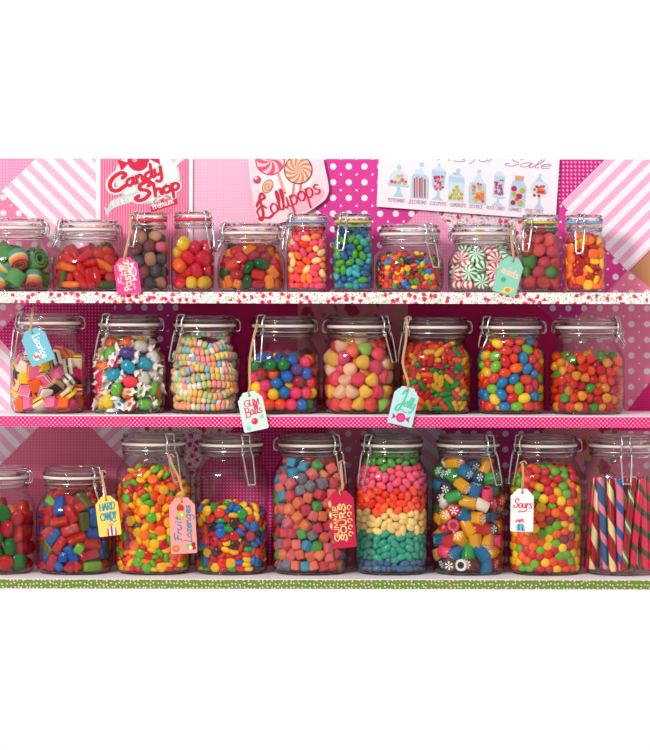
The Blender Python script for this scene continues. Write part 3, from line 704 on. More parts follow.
# gumdrops
b = to_mesh('gumdrop', b_drop(7.6, 12.5), [])
fill_jar(J['gumdrops'], colour_set('large_gumdrop', b, sugared, [(3, 'hot pink', (235, 25, 85)), (3, 'yellow', (245, 190, 40)), (2, 'peach', (245, 190, 150)), (2, 'orange', (248, 90, 45)), (1.4, 'green', (140, 195, 50)), (3, 'red', (222, 25, 50))], 'large sugared gumdrop in the middle shelf jar left of the Jelly tag'), 6.9, 332, 'free', 25, 'gumdrop', 'large gumdrops in the middle shelf jar')
# capsules
b = to_mesh('capsule', b_superell(6.4, 2.9, 2.9, 2.9, 16, 12), [])
fill_jar(J['capsules'], colour_set('capsule_candy', b, gummy, [(5, 'red', (215, 12, 15)), (3.2, 'orange', (250, 85, 10)), (2.4, 'green', (30, 150, 45)), (2.6, 'yellow', (240, 185, 25))], 'capsule candy in the middle shelf jar right of the Jelly tag'), line(2.95, -3.5, 0, 3.5), 338, 'long', 26, 'candy', 'capsule candies in the middle shelf jar', phi=.63, inset=1.3)
# eggs
b = to_mesh('egg', b_superell(6.4, 4.9, 4.9, 2.1, 20, 12), [])
fill_jar(J['eggs'], colour_set('egg_candy', b, shell, [(2.6, 'red', (215, 15, 30)), (2.2, 'yellow', (250, 200, 25)), (2.6, 'blue', (5, 120, 180)), (2, 'green', (115, 185, 35)), (2.4, 'orange', (245, 80, 20))], 'egg shaped candy in the second jar from the right on the middle shelf'), line(4.8, -1.6, 1.6), 333, 'bean', 27, 'candy', 'egg candies in the middle shelf jar')
# fruit drops
b = to_mesh('fruit_drop', b_drop(4.9, 8.6), [])
fill_jar(J['drops'], colour_set('fruit_drop', b, gummy, [(3.4, 'orange', (250, 80, 20)), (3, 'red', (220, 10, 38)), (2, 'green', (75, 170, 50)), (1.8, 'amber', (245, 160, 40))], 'small clear fruit drop in the rightmost jar of the middle shelf'), 4.75, 350, 'free', 28, 'candy', 'fruit drops in the middle shelf jar', phi=.62)
# fruit gums
b = to_mesh('fruit_gum', b_superell(9, 8, 5, 2.6), [])
fill_jar(J['fruit_gums'], colour_set('fruit_gum', b, gummy, [(6, 'red', (205, 12, 20)), (2.4, 'green', (20, 130, 45)), (2, 'orange', (240, 80, 20))], 'fruit gum in the leftmost jar of the bottom shelf'), 7.6, 500, 'free', 29, 'candy', 'fruit gums in the bottom left jar')
# hard candies
b = to_mesh('hard_candy', b_cube(19, 10.4, 9, 2.2), [])
fill_jar(J['hard'], colour_set('hard_candy', b, lambda c: gummy(c, .9, .18), [(6, 'red', (190, 8, 25)), (2.5, 'blue', (10, 85, 160)), (1.6, 'lime green', (120, 185, 50)), (1, 'olive', (95, 95, 30))], 'glossy oblong hard candy in the short jar behind the yellow tag'), line(5.2, -4.6, 0, 4.6), 485, 'long', 30, 'candy', 'hard candies in the bottom shelf jar', phi=.64, inset=1.8)
# lozenges
b = to_mesh('lozenge', b_lens(5.5, 2.8), [])
fill_jar(J['lozenges'], colour_set('lozenge', b, shell, [(4, 'orange', (250, 95, 15)), (4, 'yellow', (250, 185, 15)), (2.4, 'red', (205, 10, 20)), (2.4, 'green', (90, 175, 30)), (.3, 'grey', (90, 80, 70))], 'round lozenge in the tall jar with the long pink tag'), ring(2.75, 2.8), 448, 'disc', 31, 'candy', 'lozenges in the tall jar', phi=.63)
# chocolate buttons
fill_jar(J['choc_buttons'], colour_set('chocolate_button', b, shell, [(2.6, 'red', (200, 15, 22)), (2, 'orange red', (240, 60, 20)), (2.2, 'yellow', (248, 190, 15)), (2, 'green', (40, 150, 55)), (2.6, 'blue', (15, 105, 185)), (1.8, 'brown', (70, 30, 25))], 'candy-coated chocolate in the tall part filled jar'), ring(2.75, 2.8), 488, 'disc', 32, 'candy', 'chocolate buttons in the tall jar', phi=.62)
# sour cubes
b = to_mesh('sour_cube', b_cube(10, 9.6, 9.4, 2.2), [])
fill_jar(J['cubes'], colour_set('sour_cube', b, sugared, [(1.8, 'grey', (125, 115, 130)), (2.2, 'orange', (240, 115, 60)), (2.2, 'green', (70, 170, 60)), (2, 'turquoise', (20, 150, 185)), (2, 'red', (215, 30, 50)), (2.2, 'coral pink', (235, 90, 90))], 'sugared sour cube in the tall jar by the crimson tag'), 6.0, 442, 'free', 33, 'candy', 'sour cubes in the tall jar', phi=.64)
# rainbow jelly beans
jb = J['rainbow']; cuts = [(P(0, py, YJ).z - jb['loc'].z) / U for py in (556, 531, 509, 487, 466)]
def band(z, g):
    z += g.gauss(0, .9); return sum(z > c for c in cuts)
bean2 = to_mesh('jelly_bean', b_superell(5.6, 3.7, 3.6, 2.1, 18, 12, bend=.8), [])
bk = [(1, 'jelly_bean', recolour(bean2, [shell(c)]), f'{cn} jelly bean in the {bn} layer of the rainbow jar') for cn, c, bn in
      (('slate blue', (62, 98, 135), 'lowest'), ('teal green', (45, 160, 130), 'second lowest'), ('cream', (248, 212, 130), 'cream'), ('orange red', (248, 66, 28), 'orange red'), ('pink', (246, 84, 116), 'pink'), ('green', (80, 160, 55), 'topmost'))]
fill_jar(jb, bk, line(3.6, -2.05, 2.05), 440, 'bean', 34, 'jelly bean', 'jelly beans in rainbow bands', phi=.66, zcolour=band)
# beyond the 300 jelly beans that show largest, the rest (mostly hidden behind them) are one object
BEANS.sort(key=lambda t: -t[0])
rest = BEANS[300:]; bm = bmesh.new(); mats = []
for _, o in rest:
    m = o.data.materials[0]
    if m not in mats: mats.append(m)
    n0 = len(bm.faces); bm.from_mesh(o.data); bm.faces.ensure_lookup_table()
    M4 = Matrix.LocRotScale(o.location, o.rotation_euler, o.scale)
    nf = bm.faces[n0:]; vs = {v for f in nf for v in f.verts}
    for v in vs: v.co = M4 @ v.co
    for f in nf: f.material_index = mats.index(m)
ro = finish('jelly_beans', bm, mats); ro['kind'] = 'stuff'
tag(ro, 'remaining jelly beans packed behind the front ones in the three jelly bean jars', 'jelly beans')
for _, o in rest: bpy.data.objects.remove(o)
# rock candies
ks = []
rk = lambda c: plain(c, .28, .5)
for w, cn, c in ((3, 'mustard yellow', (225, 155, 20)), (3, 'blue', (0, 105, 150)), (1.6, 'green', (40, 145, 50)), (1.4, 'brown', (95, 45, 25)), (2, 'red', (195, 18, 30))):
    ks.append((w, 'rock_candy', to_mesh('rock', b_cyl(6.2, 17, .6, 24, 6, True), [rk(c), flower_mat(c)]), f'ribbed {cn} rock candy with white flower end in tall jar'))
for w, cn, c in ((2, 'dark teal', (10, 60, 90)), (1.4, 'dark green', (20, 105, 50)), (1.4, 'crimson', (190, 15, 35)), (1.2, 'near black', (30, 28, 32))):
    ks.append((w, 'rock_candy', to_mesh('rock_disc', b_cyl(6.3, 7, .6, 24, 0, True), [rk(c), flower_mat(c)]), f'short {cn} rock candy with white flower face in tall jar', 'disc'))
for w, cn, c, ci in ((1.5, 'pink', (235, 55, 100), (150, 10, 30)), (1.4, 'white', (238, 225, 205), (130, 15, 20)), (.8, 'white iced black', (235, 225, 215), (25, 15, 18))):
    ks.append((w, 'rock_candy', to_mesh('rock_tube', b_tube(6.2, 3.6, 14), [rk(c), rk(ci)]), f'{cn} filled tube rock candy in tall jar', 'free'))
# long axis of these is local z; orient() wants x
for k in ks:
    if len(k) == 4: k[2].transform(Matrix.Rotation(0, 4, 'Y'))
fill_jar(J['rock'], [k if len(k) > 4 else k + ('free',) for k in ks], 7.2, 444, 'free', 35, 'candy', 'rock candies in the tall jar', phi=.64, inset=1.0)
# sour balls
b = to_mesh('sour_ball', b_lens(5.1, 3.9), [])
fill_jar(J['sours'], colour_set('sour_ball', b, lambda c: shell(c, .5), [(4, 'orange', (245, 90, 25)), (3, 'yellow', (245, 195, 25)), (3, 'red', (212, 20, 40)), (2.8, 'green', (110, 175, 35)), (.6, 'maroon', (140, 40, 50))], 'sour ball in the tall jar behind the white Sours tag'), ring(3.75, 1.35, 3), 444, 'disc', 36, 'candy', 'sour balls in the tall jar', phi=.63)

# candy necklaces : strings of pastel beads looped round inside the jar
j = J['necklaces']; g = random.Random(5)
bd = bmesh.new()
loft(bd, [(a * U, z * U, 2.0) for a, z in ((.9, -2.2), (2.6, -2.35), (3.6, -1.4), (3.85, 0), (3.6, 1.4), (2.6, 2.35), (.9, 2.2))], seg=14, closed=True)
bmesh.ops.recalc_face_normals(bd, faces=bd.faces); bd = to_mesh('bead', bd, [])
past = [recolour(bd, [plain(c, .6, .3)]) for c in ((245, 150, 160), (245, 165, 110), (240, 215, 120), (185, 210, 130), (130, 195, 215), (240, 225, 215), (240, 190, 100))]
zf = 6.5; H = j['H']; NPR = np.array(j['prof'])
def neck_r(z): return float(min(np.interp(z, NPR[:, 1], NPR[:, 0]), 1e9)) - 1.2
def necklace(z, inset, a0, a1, wob, ph):
    rt = root('candy_necklace', j['loc'] + Vector((0, 0, z * U)), 'pastel candy bead necklace looped inside the third jar of the middle shelf', 'candy necklace', 'bead necklaces in the middle shelf jar')
    a = a0; pts = []
    while a < a1:
        zz = z + wob * math.sin(2.3 * a + ph) + wob * .5 * math.sin(5.1 * a + ph * 2)
        R_ = min(neck_r(zz - 3), neck_r(zz + 3), neck_r(zz)) - 4.2 - inset
        n = 2.4; c, s = math.sin(a), -math.cos(a); q = R_ / (abs(c) ** n + abs(s) ** n) ** (1 / n)
        pts.append(Vector((q * c, q * s, zz - z)) * U)
        a += 4.75 / q
    for i, p in enumerate(pts):
        t = (pts[min(i + 1, len(pts) - 1)] - pts[max(i - 1, 0)]).normalized()
        o = bpy.data.objects.new('bead', g.choice(past)); C.objects.link(o); o.parent = rt; o.location = p
        o.rotation_euler = Vector((0, 0, 1)).rotation_difference(t + Vector((g.gauss(0, .08), g.gauss(0, .08), g.gauss(0, .1)))).to_euler()
    bm = bmesh.new(); tube(bm, pts, .5 * U, seg=5); finish('elastic', bm, plain((235, 230, 220)), rt)
z = 7.2; i = 0
while z < H - 17:
    necklace(z, g.uniform(0, 3.0), -1.9 + g.uniform(-.1, .1), 1.9, g.uniform(1.2, 3.2) if z > 12 else .4, g.uniform(0, 6))
    if z < H - 30: necklace(z + 3.5, 7.5, -1.4, 1.4, 1.2, g.uniform(0, 6))
    z += 7.0; i += 1
# candy sticks
j = J['sticks']; sm = []
for ca, cb, pitch, w, cc, nm in (((90, 90, 40), (235, 25, 80), 22, .65, None, 'pink and olive'), ((235, 215, 165), (170, 10, 25), 34, .5, None, 'cream and crimson'), ((25, 85, 140), (240, 120, 140), 30, .3, None, 'blue and pink'),
                             ((240, 210, 140), (165, 8, 20), 36, .6, None, 'red and yellow'), ((240, 110, 140), (15, 95, 170), 26, .35, None, 'pink and blue'), ((165, 8, 22), (60, 120, 70), 30, .35, (220, 215, 170), 'dark red and green'),
                             ((235, 20, 75), (75, 75, 35), 20, .35, None, 'hot pink and olive')):
    bs = b_cyl(3.7, 92, .6, 16)
    bmesh.ops.triangulate(bs, faces=[f for f in bs.faces if len(f.verts) > 4])
    sm.append((to_mesh('candy_stick', bs, [helix_mat(ca, cb, pitch, w, cc)]), nm))
g = random.Random(3)
order = [0, 1, 2, 3, 4, 5, 6, 6, 2, 5, 1, 4]
spots = [(-31.5, -6), (-27.3, -14.5), (-20.5, -23), (-12.0, -27), (-3.4, -29.5), (5.4, -29), (14.0, -26), (22.5, -21), (29, -13), (32, -4), (-25, 0), (-16, -13), (-7, -19), (3, -18), (12, -15), (20, -9), (-12, -3), (2, -6), (10, 4)]
for i, (x, y) in enumerate(spots):
    k = i if i < 7 else 6 if i < 9 else g.randrange(7)
    me, nm = sm[k]; o = bpy.data.objects.new('candy_stick', me); C.objects.link(o)
    tx = -.09 if i < 10 else g.uniform(-.06, .02)
    o.location = j['loc'] + Vector((x * .94 + (-1.8 if i < 10 else 0), y * .97, 3.4 + 46.5 + (i % 3) * .8)) * U
    o.rotation_euler = (g.uniform(-.01, .03), tx, g.uniform(0, 6))
    tag(o, f'{nm} twisted candy stick standing in the rightmost jar of the bottom shelf', 'candy stick', 'candy sticks in the bottom right jar')

# ------------------------------------------------------------------ flat printed work
TOPPX = 159.0
def clip_top(poly):
    out = []
    for i, a in enumerate(poly):
        b = poly[(i + 1) % len(poly)]
        ia, ib = a[1] >= TOPPX, b[1] >= TOPPX
        if ia: out.append(a)
        if ia != ib:
            t = (TOPPX - a[1]) / (b[1] - a[1]); h = (a[2] if len(a) > 2 else 0) * (1 - t) + (b[2] if len(b) > 2 else 0) * t
            out.append((a[0] + (b[0] - a[0]) * t, TOPPX, h))
    return out
class Ink:
    """flat printed shapes gathered as polygons with a material and a layer"""
    def __init__(s): s.items = []; s.mats = []
    def add(s, poly, mat, layer=1):
        if mat not in s.mats: s.mats.append(mat)
        s.items.append((poly, s.mats.index(mat), layer))
    def build(s, name, mapf, parent, clip=False):
        bm = bmesh.new()
        for q, (poly, mi, ly) in enumerate(s.items):
            ridge = any(len(p) > 2 for p in poly)
            if clip: poly = clip_top(poly)
            if len(poly) < 3: continue
            o_ = 0 if ridge else (q % 24) * .025
            vs = [bm.verts.new(mapf(p[0], p[1], ly + o_ + (p[2] * .35 if len(p) > 2 else 0))) for p in poly]
            try: f = bm.faces.new(vs); f.material_index = mi
            except Exception: pass
        bm.normal_update(); bmesh.ops.triangulate(bm, faces=[f for f in bm.faces if len(f.verts) > 4])
        return finish(name, bm, s.mats, parent, smooth=False)
def circ(cx, cy, r, n=20, ry=None, rot=0):
    ry = ry or r; c, s = math.cos(rot), math.sin(rot)
    return [(cx + r * math.cos(2 * PI * k / n) * c - ry * math.sin(2 * PI * k / n) * s, cy + r * math.cos(2 * PI * k / n) * s + ry * math.sin(2 * PI * k / n) * c) for k in range(n)]
def ribbon(ink, pts, w, mat, layer=1, contrast=0.0, n=6, closed=False):
    P_ = [Vector((p[0], p[1], 0)) for p in pts]; P_ = catmull(P_, n) if len(P_) > 2 else P_
    L_, R_ = [], []
    for i, p in enumerate(P_):
        t = (P_[min(i + 1, len(P_) - 1)] - P_[max(i - 1, 0)])
        if t.length < 1e-6: t = Vector((1, 0, 0))
        t.normalize(); hw = w / 2 * (1 - contrast + contrast * abs(t.y) * 1.2)
        nrm = Vector((-t.y, t.x, 0)) * hw
        L_.append(p + nrm); R_.append(p - nrm)
    for i in range(len(P_) - 1):
        a, b = tuple(P_[i][:2]) + (1,), tuple(P_[i + 1][:2]) + (1,)
        ink.add([tuple(L_[i][:2]), tuple(L_[i + 1][:2]), b, a], mat, layer)
        ink.add([a, b, tuple(R_[i + 1][:2]), tuple(R_[i][:2])], mat, layer)
    for p in (P_[0], P_[-1]):
        c_ = circ(p.x, p.y, w / 2 * (1 - contrast * .4), 8)
        for i in range(8): ink.add([c_[i], c_[(i + 1) % 8], (p.x, p.y, 1)], mat, layer)
GL = {
 'a': (1.05, [[(.8, .8), (.5, 1), (.15, .75), (.1, .3), (.35, 0), (.65, .2), (.8, .95)], [(.8, .95), (.78, .2), (.95, 0), (1.1, .15)]]),
 'c': (.85, [[(.75, .8), (.5, 1), (.15, .7), (.12, .3), (.4, 0), (.8, .2)]]),
 'd': (1.05, [[(.8, .75), (.5, .95), (.15, .7), (.12, .25), (.4, 0), (.7, .2), (.8, .6)], [(.82, 2), (.8, .25), (.95, 0), (1.1, .1)]]),
 'e': (.85, [[(.12, .5), (.5, .55), (.75, .78), (.5, 1), (.15, .75), (.12, .3), (.4, 0), (.85, .2)]]),
 'f': (.7, [[(.75, 1.8), (.5, 2), (.35, 1.6), (.35, -.3), (.2, -.8)], [(.05, 1), (.7, 1)]]),
 'g': (1.0, [[(.8, .8), (.5, 1), (.15, .75), (.12, .3), (.35, 0), (.65, .2), (.8, .95)], [(.8, .95), (.8, -.5), (.5, -.95), (.15, -.7)]]),
 'h': (.95, [[(.15, 2), (.15, 0)], [(.15, .5), (.4, .95), (.7, .9), (.75, .5), (.75, .2), (.9, 0)]]),
 'i': (.42, [[(.15, 1), (.15, .2), (.35, 0)], [(.15, 1.45), (.17, 1.5)]]),
 'l': (.5, [[(0, .1), (.35, 1.2), (.38, 1.9), (.2, 1.9), (.15, .4), (.35, 0), (.52, .12)]]),
 'm': (1.25, [[(.1, 1), (.1, 0)], [(.1, .6), (.35, 1), (.55, .8), (.55, 0)], [(.55, .6), (.8, 1), (1, .8), (1, .1), (1.15, 0)]]),
 'n': (.9, [[(.1, 1), (.1, 0)], [(.1, .6), (.4, 1), (.65, .8), (.65, .2), (.82, 0)]]),
 'o': (.92, [[(.45, 1), (.12, .75), (.12, .25), (.45, 0), (.78, .25), (.78, .75), (.45, 1)]]),
 'p': (.92, [[(.12, 1), (.12, -1)], [(.12, .7), (.4, 1), (.75, .75), (.75, .25), (.4, 0), (.12, .2)]]),
 'r': (.65, [[(.12, 1), (.12, 0)], [(.12, .6), (.35, .95), (.6, .92)]]),
 's': (.75, [[(.65, .85), (.4, 1), (.15, .8), (.3, .55), (.6, .4), (.65, .15), (.35, 0), (.08, .15)]]),
 't': (.65, [[(.3, 1.6), (.28, .3), (.45, 0), (.65, .1)], [(.05, 1), (.6, 1)]]),
 'u': (.92, [[(.1, 1), (.1, .3), (.35, 0), (.65, .25), (.7, 1)], [(.7, 1), (.72, .05)]]),
 'y': (.92, [[(.1, 1), (.12, .4), (.35, .1), (.65, .3), (.72, 1)], [(.72, 1), (.68, -.5), (.4, -.95), (.1, -.7)]]),
 'z': (.8, [[(.1, 1), (.7, 1)], [(.7, 1), (.1, 0)], [(.1, 0), (.75, 0)]]),
 'C': (1.3, [[(1.0, 1.35), (1.2, 1.65), (.85, 2), (.35, 1.7), (.1, 1), (.3, .25), (.75, 0), (1.3, .4)]]),
 'S': (1.15, [[(.85, 1.45), (1.05, 1.7), (.75, 2), (.3, 1.8), (.3, 1.3), (.8, .95), (1, .5), (.7, .05), (.3, 0), (.05, .35), (.25, .55)]]),
 'L': (1.1, [[(.05, 1.2), (.3, 1.5), (.75, 1.6), (.65, 2), (.4, 1.7), (.4, .6), (.2, .05), (.0, .2), (.3, .22), (.7, 0), (1.1, .15)]]),
 'P': (1.05, [[(.3, 1.9), (.25, 0)], [(0, 1.6), (.3, 2), (.85, 1.95), (1, 1.5), (.7, 1.05), (.25, 1)]]),
 'F': (.95, [[(.35, 1.9), (.3, .3), (.1, 0)], [(0, 1.7), (.3, 2), (1, 1.95)], [(.1, 1.05), (.75, 1.1)]]),
 'J': (1.0, [[(.3, 1.5), (.55, 2), (.85, 1.7), (.75, .3), (.45, -.5), (.1, -.3), (.3, .2), (.9, .5)]]),
 'H': (1.1, [[(.1, 2), (.1, 0)], [(.95, 2), (.95, 0)], [(.1, 1), (.95, 1)]]),
 'G': (1.3, [[(1.15, 1.6), (.85, 2), (.35, 1.7), (.1, 1), (.35, .2), (.8, 0), (1.15, .3), (1.15, .9)], [(.75, .9), (1.2, .9)]]),
 'B': (1.05, [[(.15, 2), (.15, 0)], [(.0, 2), (.7, 1.9), (.75, 1.3), (.2, 1.05)], [(.2, 1.05), (.9, .9), (.9, .2), (.0, 0)]]),
 'A': (1.05, [[(.05, 0), (.5, 2)], [(.5, 2), (.95, 0)], [(.25, .7), (.78, .7)]]),
 'R': (1.1, [[(.2, 2), (.2, 0)], [(0, 1.9), (.6, 2), (.9, 1.5), (.6, 1.05), (.2, 1)], [(.5, 1), (.95, 0)]]),
 'D': (1.1, [[(.15, 2), (.15, 0)], [(.0, 2), (.6, 1.95), (1, 1.3), (.9, .4), (.5, 0), (.0, 0)]]),
 'N': (1.0, [[(.1, 0), (.1, 2)], [(.1, 2), (.85, 0)], [(.85, 0), (.85, 2)]]),
 'Y': (1.0, [[(.1, 2), (.5, 1)], [(.9, 2), (.5, 1), (.4, 0)]]),
 'M': (1.3, [[(.1, 0), (.15, 2)], [(.15, 2), (.6, .6)], [(.6, .6), (1.05, 2)], [(1.05, 2), (1.1, 0)]]),
 'U': (1.0, [[(.1, 2), (.12, .5), (.45, 0), (.8, .5), (.8, 2)]]),
 'O': (1.15, [[(.55, 2), (.12, 1.5), (.12, .5), (.55, 0), (.98, .5), (.98, 1.5), (.55, 2)]]),
 'E': (.9, [[(.8, 1.9), (.15, 1.95), (.15, .05), (.8, .05)], [(.15, 1), (.65, 1)]]),
 'I': (.4, [[(.2, 2), (.2, 0)]]),
 'T': (.95, [[(.05, 2), (.9, 2)], [(.48, 2), (.48, 0)]]),
 'W': (1.3, [[(.05, 2), (.3, 0)], [(.3, 0), (.6, 1.4)], [(.6, 1.4), (.9, 0)], [(.9, 0), (1.15, 2)]]),
 'K': (1.0, [[(.15, 2), (.15, 0)], [(.9, 2), (.15, .9)], [(.35, 1.1), (.9, 0)]]),
 ' ': (.55, []),
 '1': (.85, [[(.15, 2), (.12, .1)], [(.05, .05), (.8, .05)]]),
}
def script(ink, text, x, y, length, angle, mat, w, layer=1, slant=.2, xh=None, contrast=.35, up=-1, caps=None, ys=1.0):
    """write text along a baseline starting at (x, y); up=-1 when the second axis points down"""
    adv = sum(GL[c][0] * (.72 if (c.isupper() and caps) else 1) for c in text); sc = length / adv
    ca, sa = math.cos(math.radians(angle)), math.sin(math.radians(angle)); cur = 0
    for c in text:
        kk = .72 if (c.isupper() and caps) else 1
        for st in GL[c][1]:
            pts = []
            for (u, v) in st:
                lx = (cur + u * kk + slant * v) * sc; ly = v * sc * kk * ys
                X = lx * ca - ly * sa; Y = lx * sa + ly * ca
                pts.append((x + X, y + up * Y))
            ribbon(ink, pts, w, mat, layer, contrast)
        cur += GL[c][0] * kk
def board_map(origin, y0):
    def f(px, py, ly):
        p = P(px, py, y0); return Vector((p.x - origin[0], y0 - .0001 * ly - origin[1], p.z - origin[2]))
    return f
def slab(name, poly, y0, th, mat, parent=None, origin=(0, 0, 0), clip=True, side=None):
    """flat sheet outlined in photo pixels, front face at depth y0, thickness th"""
    if clip: poly = clip_top(poly)
    bm = bmesh.new()
    f = [bm.verts.new(P(a[0], a[1], y0) - Vector(origin)) for a in poly]
    bk = [bm.verts.new(v.co + Vector((0, th, 0))) for v in f]
    bm.faces.new(f); bm.faces.new(bk[::-1])
    for i in range(len(f)):
        q = (i + 1) % len(f); bm.faces.new((f[i], bk[i], bk[q], f[q]))
    bmesh.ops.recalc_face_normals(bm, faces=bm.faces)
    return finish(name, bm, mat, parent, smooth=False)

# back board and patchwork papers
wb = slab('wall_back', [(-75, 159), (725, 159), (725, 588), (-75, 588)], YB, .012, paper('plain', (243, 178, 208), (0, 0, 0))); wb['kind'] = 'structure'
M_STR = paper('stripe', (244, 236, 244), (246, 186, 212), 13.2, PI / 4 )
M_STR2 = paper('stripe', (246, 182, 214), (248, 240, 248), 13.2, -PI / 4 )
M_MIC = paper('dotty', (240, 150, 190), (246, 188, 214), 3.1)
M_MIC_SHADE = paper('dotty', (236, 118, 152), (240, 148, 176), 3.1)  # redder copy of M_MIC, warm shade of the bottom row put into the colour
M_MICL = paper('dotty', (246, 186, 212), (249, 206, 224), 3.1)
M_MIX = paper('dotty', (222, 28, 124), (244, 150, 190), 3.3)
M_MDOT = paper('dotty', (214, 40, 132), (250, 190, 220), 4.0)
M_POL = paper('polka', (226, 66, 158), (252, 240, 248), 15.7)
M_POLP = paper('polka', (242, 134, 170), (248, 225, 232), 15.7, .0)
M_CRI = paper('dotty', (228, 34, 122), (236, 60, 140), 2.9)
M_FLO = paper('floral', (246, 222, 232), (222, 70, 130), 9.0, 0, (110, 170, 190))
M_FLB = paper('floral', (238, 140, 165), (205, 60, 90), 26.0, 0, (110, 140, 120))
M_TAN = paper('plain', (190, 135, 95), (0, 0, 0))
patches = [
 ([(-40, 158), (38, 158), (-40, 236)], M_MIC, 2, 'pink dotty paper at upper left corner of the back board'),
 ([(37, 158), (180, 158), (180, 294), (103, 294), (1, 192)], M_STR, 3, 'pink and white striped paper behind the squat jars at upper left'),
 ([(-40, 154), (-40, 300), (110, 300), (-2, 188)], M_POLP, 1, 'pink polka paper below the upper left stripes'),
 ([(180, 158), (332, 158), (332, 296), (180, 296)], M_MICL, 1, 'pale pink dotty paper between the two candy signs'),
 ([(316, 158), (472, 158), (330, 300), (316, 300)], M_POL, 2, 'magenta polka dot paper between lollipop sign and poster'),
 ([(411, 219), (424, 206), (520, 302), (328, 302)], M_MIC, 3, 'pink dotty paper triangle behind the tiny chocolates jar'),
 ([(424, 200), (560, 200), (560, 300), (520, 300)], M_FLO, 2, 'white floral paper below the poster'),
 ([(553, 158), (607, 158), (563, 202), (550, 202)], M_MDOT, 3, 'magenta paper with fine white dots right of the poster'),
 ([(606, 158), (720, 158), (720, 180), (628, 271), (561, 203)], M_STR2, 4, 'pink and white striped paper at upper right corner'),
 ([(548, 198), (563, 198), (630, 270), (606, 296), (548, 296)], M_POL, 2, 'magenta polka dot paper behind the rightmost top jar'),
 ([(628, 269), (600, 300), (665, 300)], M_POLP, 3, 'pink polka paper triangle below the upper right stripes'),
 ([(627, 271), (720, 180), (720, 300), (662, 303)], M_TAN, 2, 'tan paper corner at right edge above the top shelf'),
 ([(-40, 292), (40, 292), (-4, 336), (-40, 336)], M_POLP, 2, 'pink polka paper scrap at left end of middle row'),
 ([(38, 292), (114, 292), (114, 352), (62, 412), (-3, 336)], M_MIX, 3, 'magenta dotty paper behind the licorice jar'),
 ([(-40, 330), (-1, 333), (75, 410), (75, 430), (-40, 430)], M_STR, 2, 'striped paper at left behind the licorice jar'),
 ([(112, 292), (178, 292), (178, 350), (112, 350)], M_POL, 2, 'magenta polka paper behind the taffy jar lid'),
 ([(165, 292), (306, 292), (306, 430), (70, 430), (112, 350), (165, 350)], M_CRI, 1, 'crimson paper behind the necklace and gumball jars'),
 ([(298, 292), (408, 292), (408, 430), (298, 430)], M_FLB, 2, 'large bloom floral paper behind the gumdrop jar'),
 ([(404, 292), (566, 292), (566, 430), (404, 430)], M_CRI, 1, 'crimson paper behind the capsule and egg jars'),
 ([(527, 294), (600, 294), (563.5, 331)], M_POL, 3, 'magenta polka paper triangle between the last two middle jars'),
 ([(599, 292), (720, 292), (720, 430), (563, 430), (563, 329)], M_POLP, 2, 'pink polka paper behind the rightmost middle jar'),
 ([(612, 430), (650, 382), (700, 430)], M_CRI, 4, 'crimson paper corner low at right of middle row'),
 ([(-40, 420), (46, 420), (-40, 506)], M_STR, 3, 'striped paper triangle at upper left of bottom row'),
 ([(46, 420), (85, 420), (140, 475), (140, 587), (-40, 587), (-40, 500)], M_MIC_SHADE, 2, 'pink dotty paper behind the short jars of bottom row'),
 ([(84, 420), (152, 420), (152, 470), (138, 475)], M_STR2, 3, 'striped paper behind the tall lozenge jar'),
 ([(90, 520), (128, 478), (150, 500), (150, 560)], M_POL, 4, 'magenta paper scrap beside the yellow tag'),
 ([(145, 420), (240, 420), (200, 470), (200, 587), (145, 587)], M_FLO, 4, 'floral paper behind the chocolate button jar'),
 ([(225, 420), (328, 420), (328, 587), (195, 587), (195, 462)], M_MIX, 3, 'magenta dotty paper between the chocolate and cube jars'),
 ([(326, 420), (374, 420), (374, 587), (326, 587)], M_POLP, 2, 'pink polka paper behind the sour cube jar lid'),
 ([(372, 420), (436, 420), (470, 470), (430, 520), (372, 587)], M_STR, 3, 'striped paper behind the rainbow jelly bean jar'),
 ([(434, 420), (560, 420), (560, 587), (405, 587), (405, 550), (466, 488)], M_POL, 2, 'magenta polka paper behind the rock candy jar'),
 ([(538, 420), (618, 420), (618, 480), (560, 480)], M_FLB, 3, 'large bloom floral paper behind the sour ball jar lid'),
 ([(556, 420), (720, 420), (720, 587), (556, 587)], M_POLP, 2, 'pink polka paper behind the candy stick jar'),
]
for ip, (poly, m, ly, lb) in enumerate(patches):
    o = slab('patterned_paper', poly, YB - .0006 * ly - .000012 * ip, .0003, m); tag(o, lb, 'paper')

# shelves
for key, py, th, m, nm in (('top', 292.2, 11.3, paper('floral', (250, 246, 240), (226, 70, 105), 7.6, 0, (140, 165, 80)), 'floral'),
                       ('mid', 416.0, 11.2, paper('dotty', (236, 22, 112), (252, 205, 225), 2.9, PI / 4), 'hot pink dotted'),
                       ('low', 579.3, 9.7, paper('sprig', (108, 140, 52), (236, 200, 185), 3.7), 'green sprigged')):
    z1 = SHELF[key]; z0 = z1 - th * S; x0, x1 = (-75 - 325) * S, (725 - 325) * S
    rt = root('display_shelf', (0, YB / 2, z0), {'floral': 'top white shelf edged with rose floral ribbon', 'hot pink dotted': 'middle white shelf edged with hot pink dotted ribbon', 'green sprigged': 'bottom white shelf edged with green sprigged ribbon'}[nm], 'shelf')
    bm = bmesh.new(); box(bm, x0, x1, -YB / 2 + .0006, YB / 2 - .0001 - .0018, 0.0001, th * S)
    finish('shelf_board', bm, plain((252, 247, 250), .45), rt, smooth=False)
    bm = bmesh.new(); box(bm, x0, x1, -YB / 2 - .0002, -YB / 2 + .0006, 0, th * S - (.0008 if key != 'top' else .0003))
    e = finish('ribbon_edging', bm, m, rt, smooth=False)

